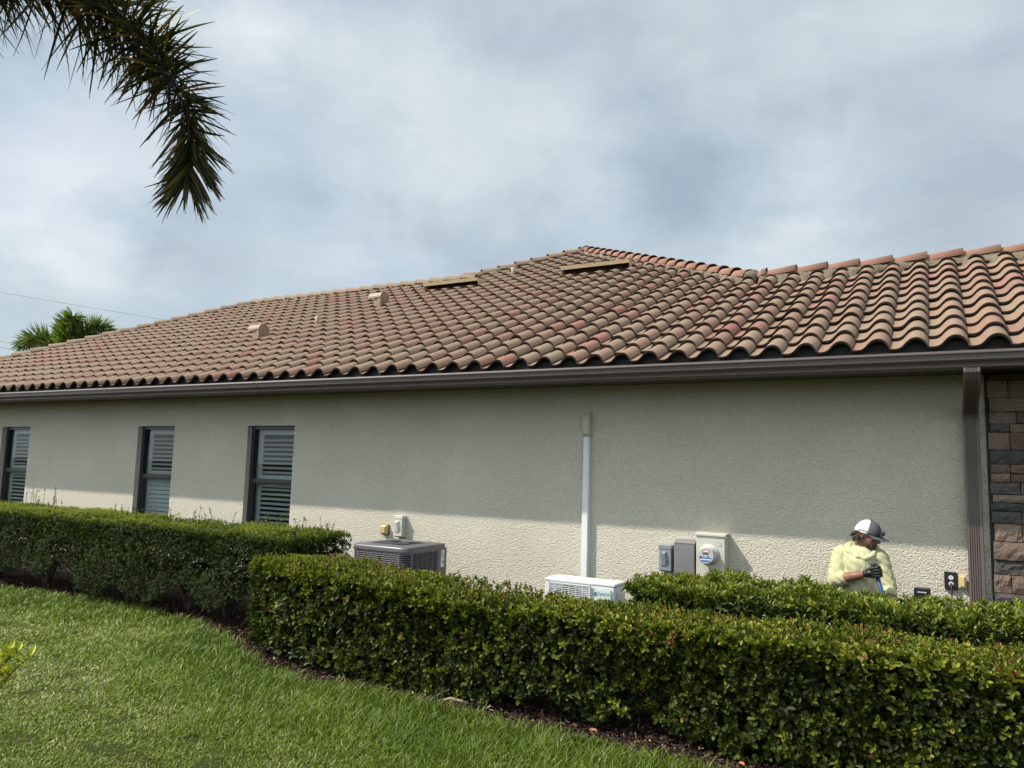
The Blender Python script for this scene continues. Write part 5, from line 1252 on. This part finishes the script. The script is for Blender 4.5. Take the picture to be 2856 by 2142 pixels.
# hood lying round the neck
mbS = mb; mb = MB()
hoodp = []
for k in range(13):
    a = rad(-10+200*k/12+0); hoodp.append(Vector((-.605+.108*math.cos(a), -.575+.075*math.sin(a), 1.005+.010*math.sin(a))))
for k in range(12): cap_mesh(mb, hoodp[k], hoodp[k+1], .033+.016*math.sin(math.pi*k/12), .033+.016*math.sin(math.pi*(k+1)/12), 10, 4)
cwl = [(-.705, -.60, 1.010), (-.685, -.672, .978), (-.625, -.722, .945), (-.560, -.728, .935), (-.512, -.685, .955), (-.497, -.61, .995)]; cr_ = [.034, .030, .023, .020, .022, .030]
for k in range(5): cap_mesh(mb, cwl[k], cwl[k+1], cr_[k], cr_[k+1])
shirt = blob('shirt', mbS, .0065, M_shirt, pr0, 5, folds=folds)
blob('hood', mb, .005, M_shirt, pr0, 4, folds=lambda c: (vnoise(c, 26, 6)-.5)*.010)
# chest logo projected on the cloth
bvh = BVHTree.FromPolygons([v.co+PO for v in shirt.data.vertices], [tuple(p.vertices) for p in shirt.data.polygons])
def on_chest(x, z, off=.0025):
    h_ = bvh.ray_cast(Vector((x, -1.6, z)), Vector((0, 1, 0))); return (h_[0].x, h_[0].y-off, h_[0].z) if h_[0] else (x, -.76, z)
m = MB()
def strip(x0, z0, x1, z1, w_=.0035):
    n_ = 6; d = Vector((x1-x0, z1-z0)); d.normalize(); nx, nz = -d.y*w_/2, d.x*w_/2; vs = []; fs = []
    for i in range(n_+1): t = i/n_; x = x0+(x1-x0)*t; z = z0+(z1-z0)*t; vs += [on_chest(x+nx, z+nz), on_chest(x-nx, z-nz)]
    for i in range(n_): fs.append((2*i, 2*i+1, 2*i+3, 2*i+2))
    m.add(vs, fs)
lx0, lx1, lz0, lz1 = -.530, -.480, .885, .925
for q in ((lx0, lz0, lx1, lz0), (lx0, lz1, lx1, lz1), (lx0, lz0, lx0, lz1), (lx1, lz0, lx1, lz1), (lx0+.012, lz0+.008, lx0+.012, lz1-.008), (lx0+.012, lz1-.009, lx0+.024, lz1-.009), (lx0+.012, lz0+.02, lx0+.022, lz0+.02), (lx0+.030, lz0+.006, lx0+.030, lz1-.006), (lx0+.030, lz0+.02, lx1-.008, lz0+.02)): strip(*q)
m.build('chest_logo', plain('dark_green_print', (.03, .075, .06), .7, var=.02), shirt)
# trousers and boots
mb = MB(); cap_mesh(mb, (-.60, -.50, .44), (-.60, -.53, .54), .178, .170)
for s, x in ((-1, -.70), (1, -.50)): cap_mesh(mb, (x, -.52, .47), (x+.01*s, -.80, .112), .105, .078); cap_mesh(mb, (x+.01*s, -.80, .10), (x+.01*s, -.46, .09), .075, .056)
blob('trousers', mb, .009, plain('dark_work_trousers', (.035, .037, .042), .85), pr0, 4)
for s, x in ((-1, -.70), (1, -.50)):
    mb = MB(); cap_mesh(mb, (x+.01*s, -.46, .085), (x+.01*s, -.36, .075), .055, .052); cap_mesh(mb, (x+.01*s, -.36, .07), (x+.01*s, -.33, .20-.12), .050, .048); cap_mesh(mb, (x+.01*s, -.34, .05), (x+.01*s, -.30, .045), .04, .035); blob('boot', mb, .007, plain('brown_boot', (.07, .045, .03), .6), pr0, 3)
# gloves: palm, four curled fingers and a thumb round the handle
GA = Vector((-.480, -.838, .842)); hax = Vector((.045, 0, -.155)).normalized()
def glove(center, ax, wrist, name, lab=None):
    mb = MB(); ax = ax.normalized(); w_ = (Vector(center)-Vector(wrist)); w_ = (w_-ax*w_.dot(ax)).normalized(); nr_ = w_.cross(ax).normalized()
    if nr_.y > 0: nr_ = -nr_         # towards the viewer = back of the hand
    C = Vector(center)
    q = lambda a, b, c: C+w_*a+nr_*b+ax*c    # along forearm, outward, down the handle
    wv = Vector(wrist); cap_mesh(mb, wv+w_*.004, wv+w_*.018, .034, .032)
    cap_mesh(mb, wv, q(-.040, .012, 0), .032, .030)
    for k in range(4):
        c = -.034+.023*k; cap_mesh(mb, q(-.045, .012, c*.6), q(.006, .030, c), .021, .0135)
        pts = [q(.006, .030, c), q(.036, .022, c+.002), q(.044, -.006, c+.003), q(.026, -.026, c+.003), q(.0, -.026, c+.002)]; rr_ = [.0128, .012, .0112, .0105, .009]
        ln = (1., 1.04, 1., .88)[k]; pts = [q(0, 0, c)+(p-q(0, 0, c))*ln for p in pts]
        for i in range(4): cap_mesh(mb, pts[i], pts[i+1], rr_[i], rr_[i+1], 10, 3)
    cap_mesh(mb, q(-.040, .0, -.022), q(-.014, -.012, -.046), .017, .0145); cap_mesh(mb, q(-.014, -.012, -.046), q(.012, .004, -.056), .0145, .0125); cap_mesh(mb, q(.012, .004, -.056), q(.034, .020, -.050), .0125, .0095)
    return blob(name, mb, .0035, M_glove, pr0, 2, folds=lambda c: (vnoise(c, 60, 3)-.5)*.003)
glove(GA, hax, WRR, 'glove')
G2 = GA+hax*.30+Vector((0, -.0, 0)); glove(Vector((-.392, -.842, .548)), hax, WRL, 'glove')
# the tool he leans on
tl = empty('shovel', (-.23, -.84, 0), 'blue handled tool gripped upright in the worker\'s black glove', 'shovel')
T0 = GA-hax*.035; 
m = MB(); m.tube([T0, T0+hax*.60], .0165, 12); m.build('handle', plain('blue_fibreglass', (.008, .055, .16), .4, var=.05), tl)
m = MB(); m.tube([T0-hax*.012, T0+hax*.03], .018, 12); m.build('grip', plain('black_grip', (.015, .015, .016), .6), tl)
B0 = T0+hax*.60; m = MB(); sxv = Vector((0, 1, 0)); vs = []; fs = []
for i, (t, w_, cu) in enumerate(((0, .02, .012), (.04, .07, .018), (.12, .085, .018), (.18, .075, .012), (.225, .01, .0))):
    for k in range(7): u = -1+2*k/6; vs.append(B0+hax*t+sxv*w_*u+Vector((1, 0, 0))*(-cu*(1-u*u)))
for i in range(4):
    for k in range(6): fs.append((i*7+k, i*7+k+1, (i+1)*7+k+1, (i+1)*7+k))
nv = len(vs); vs += [v+Vector((.002, 0, 0)) for v in vs]; fs += [tuple(i+nv for i in f[::-1]) for f in fs]; m.add(vs, fs, True); m.build('blade', plain('worn_steel', (.25, .24, .23), .4, 1.), tl)

# he kneels close to the wall
pr0.location += Vector((-.02, .22, -.010)); tl.location += Vector((-.02, .22, -.010))
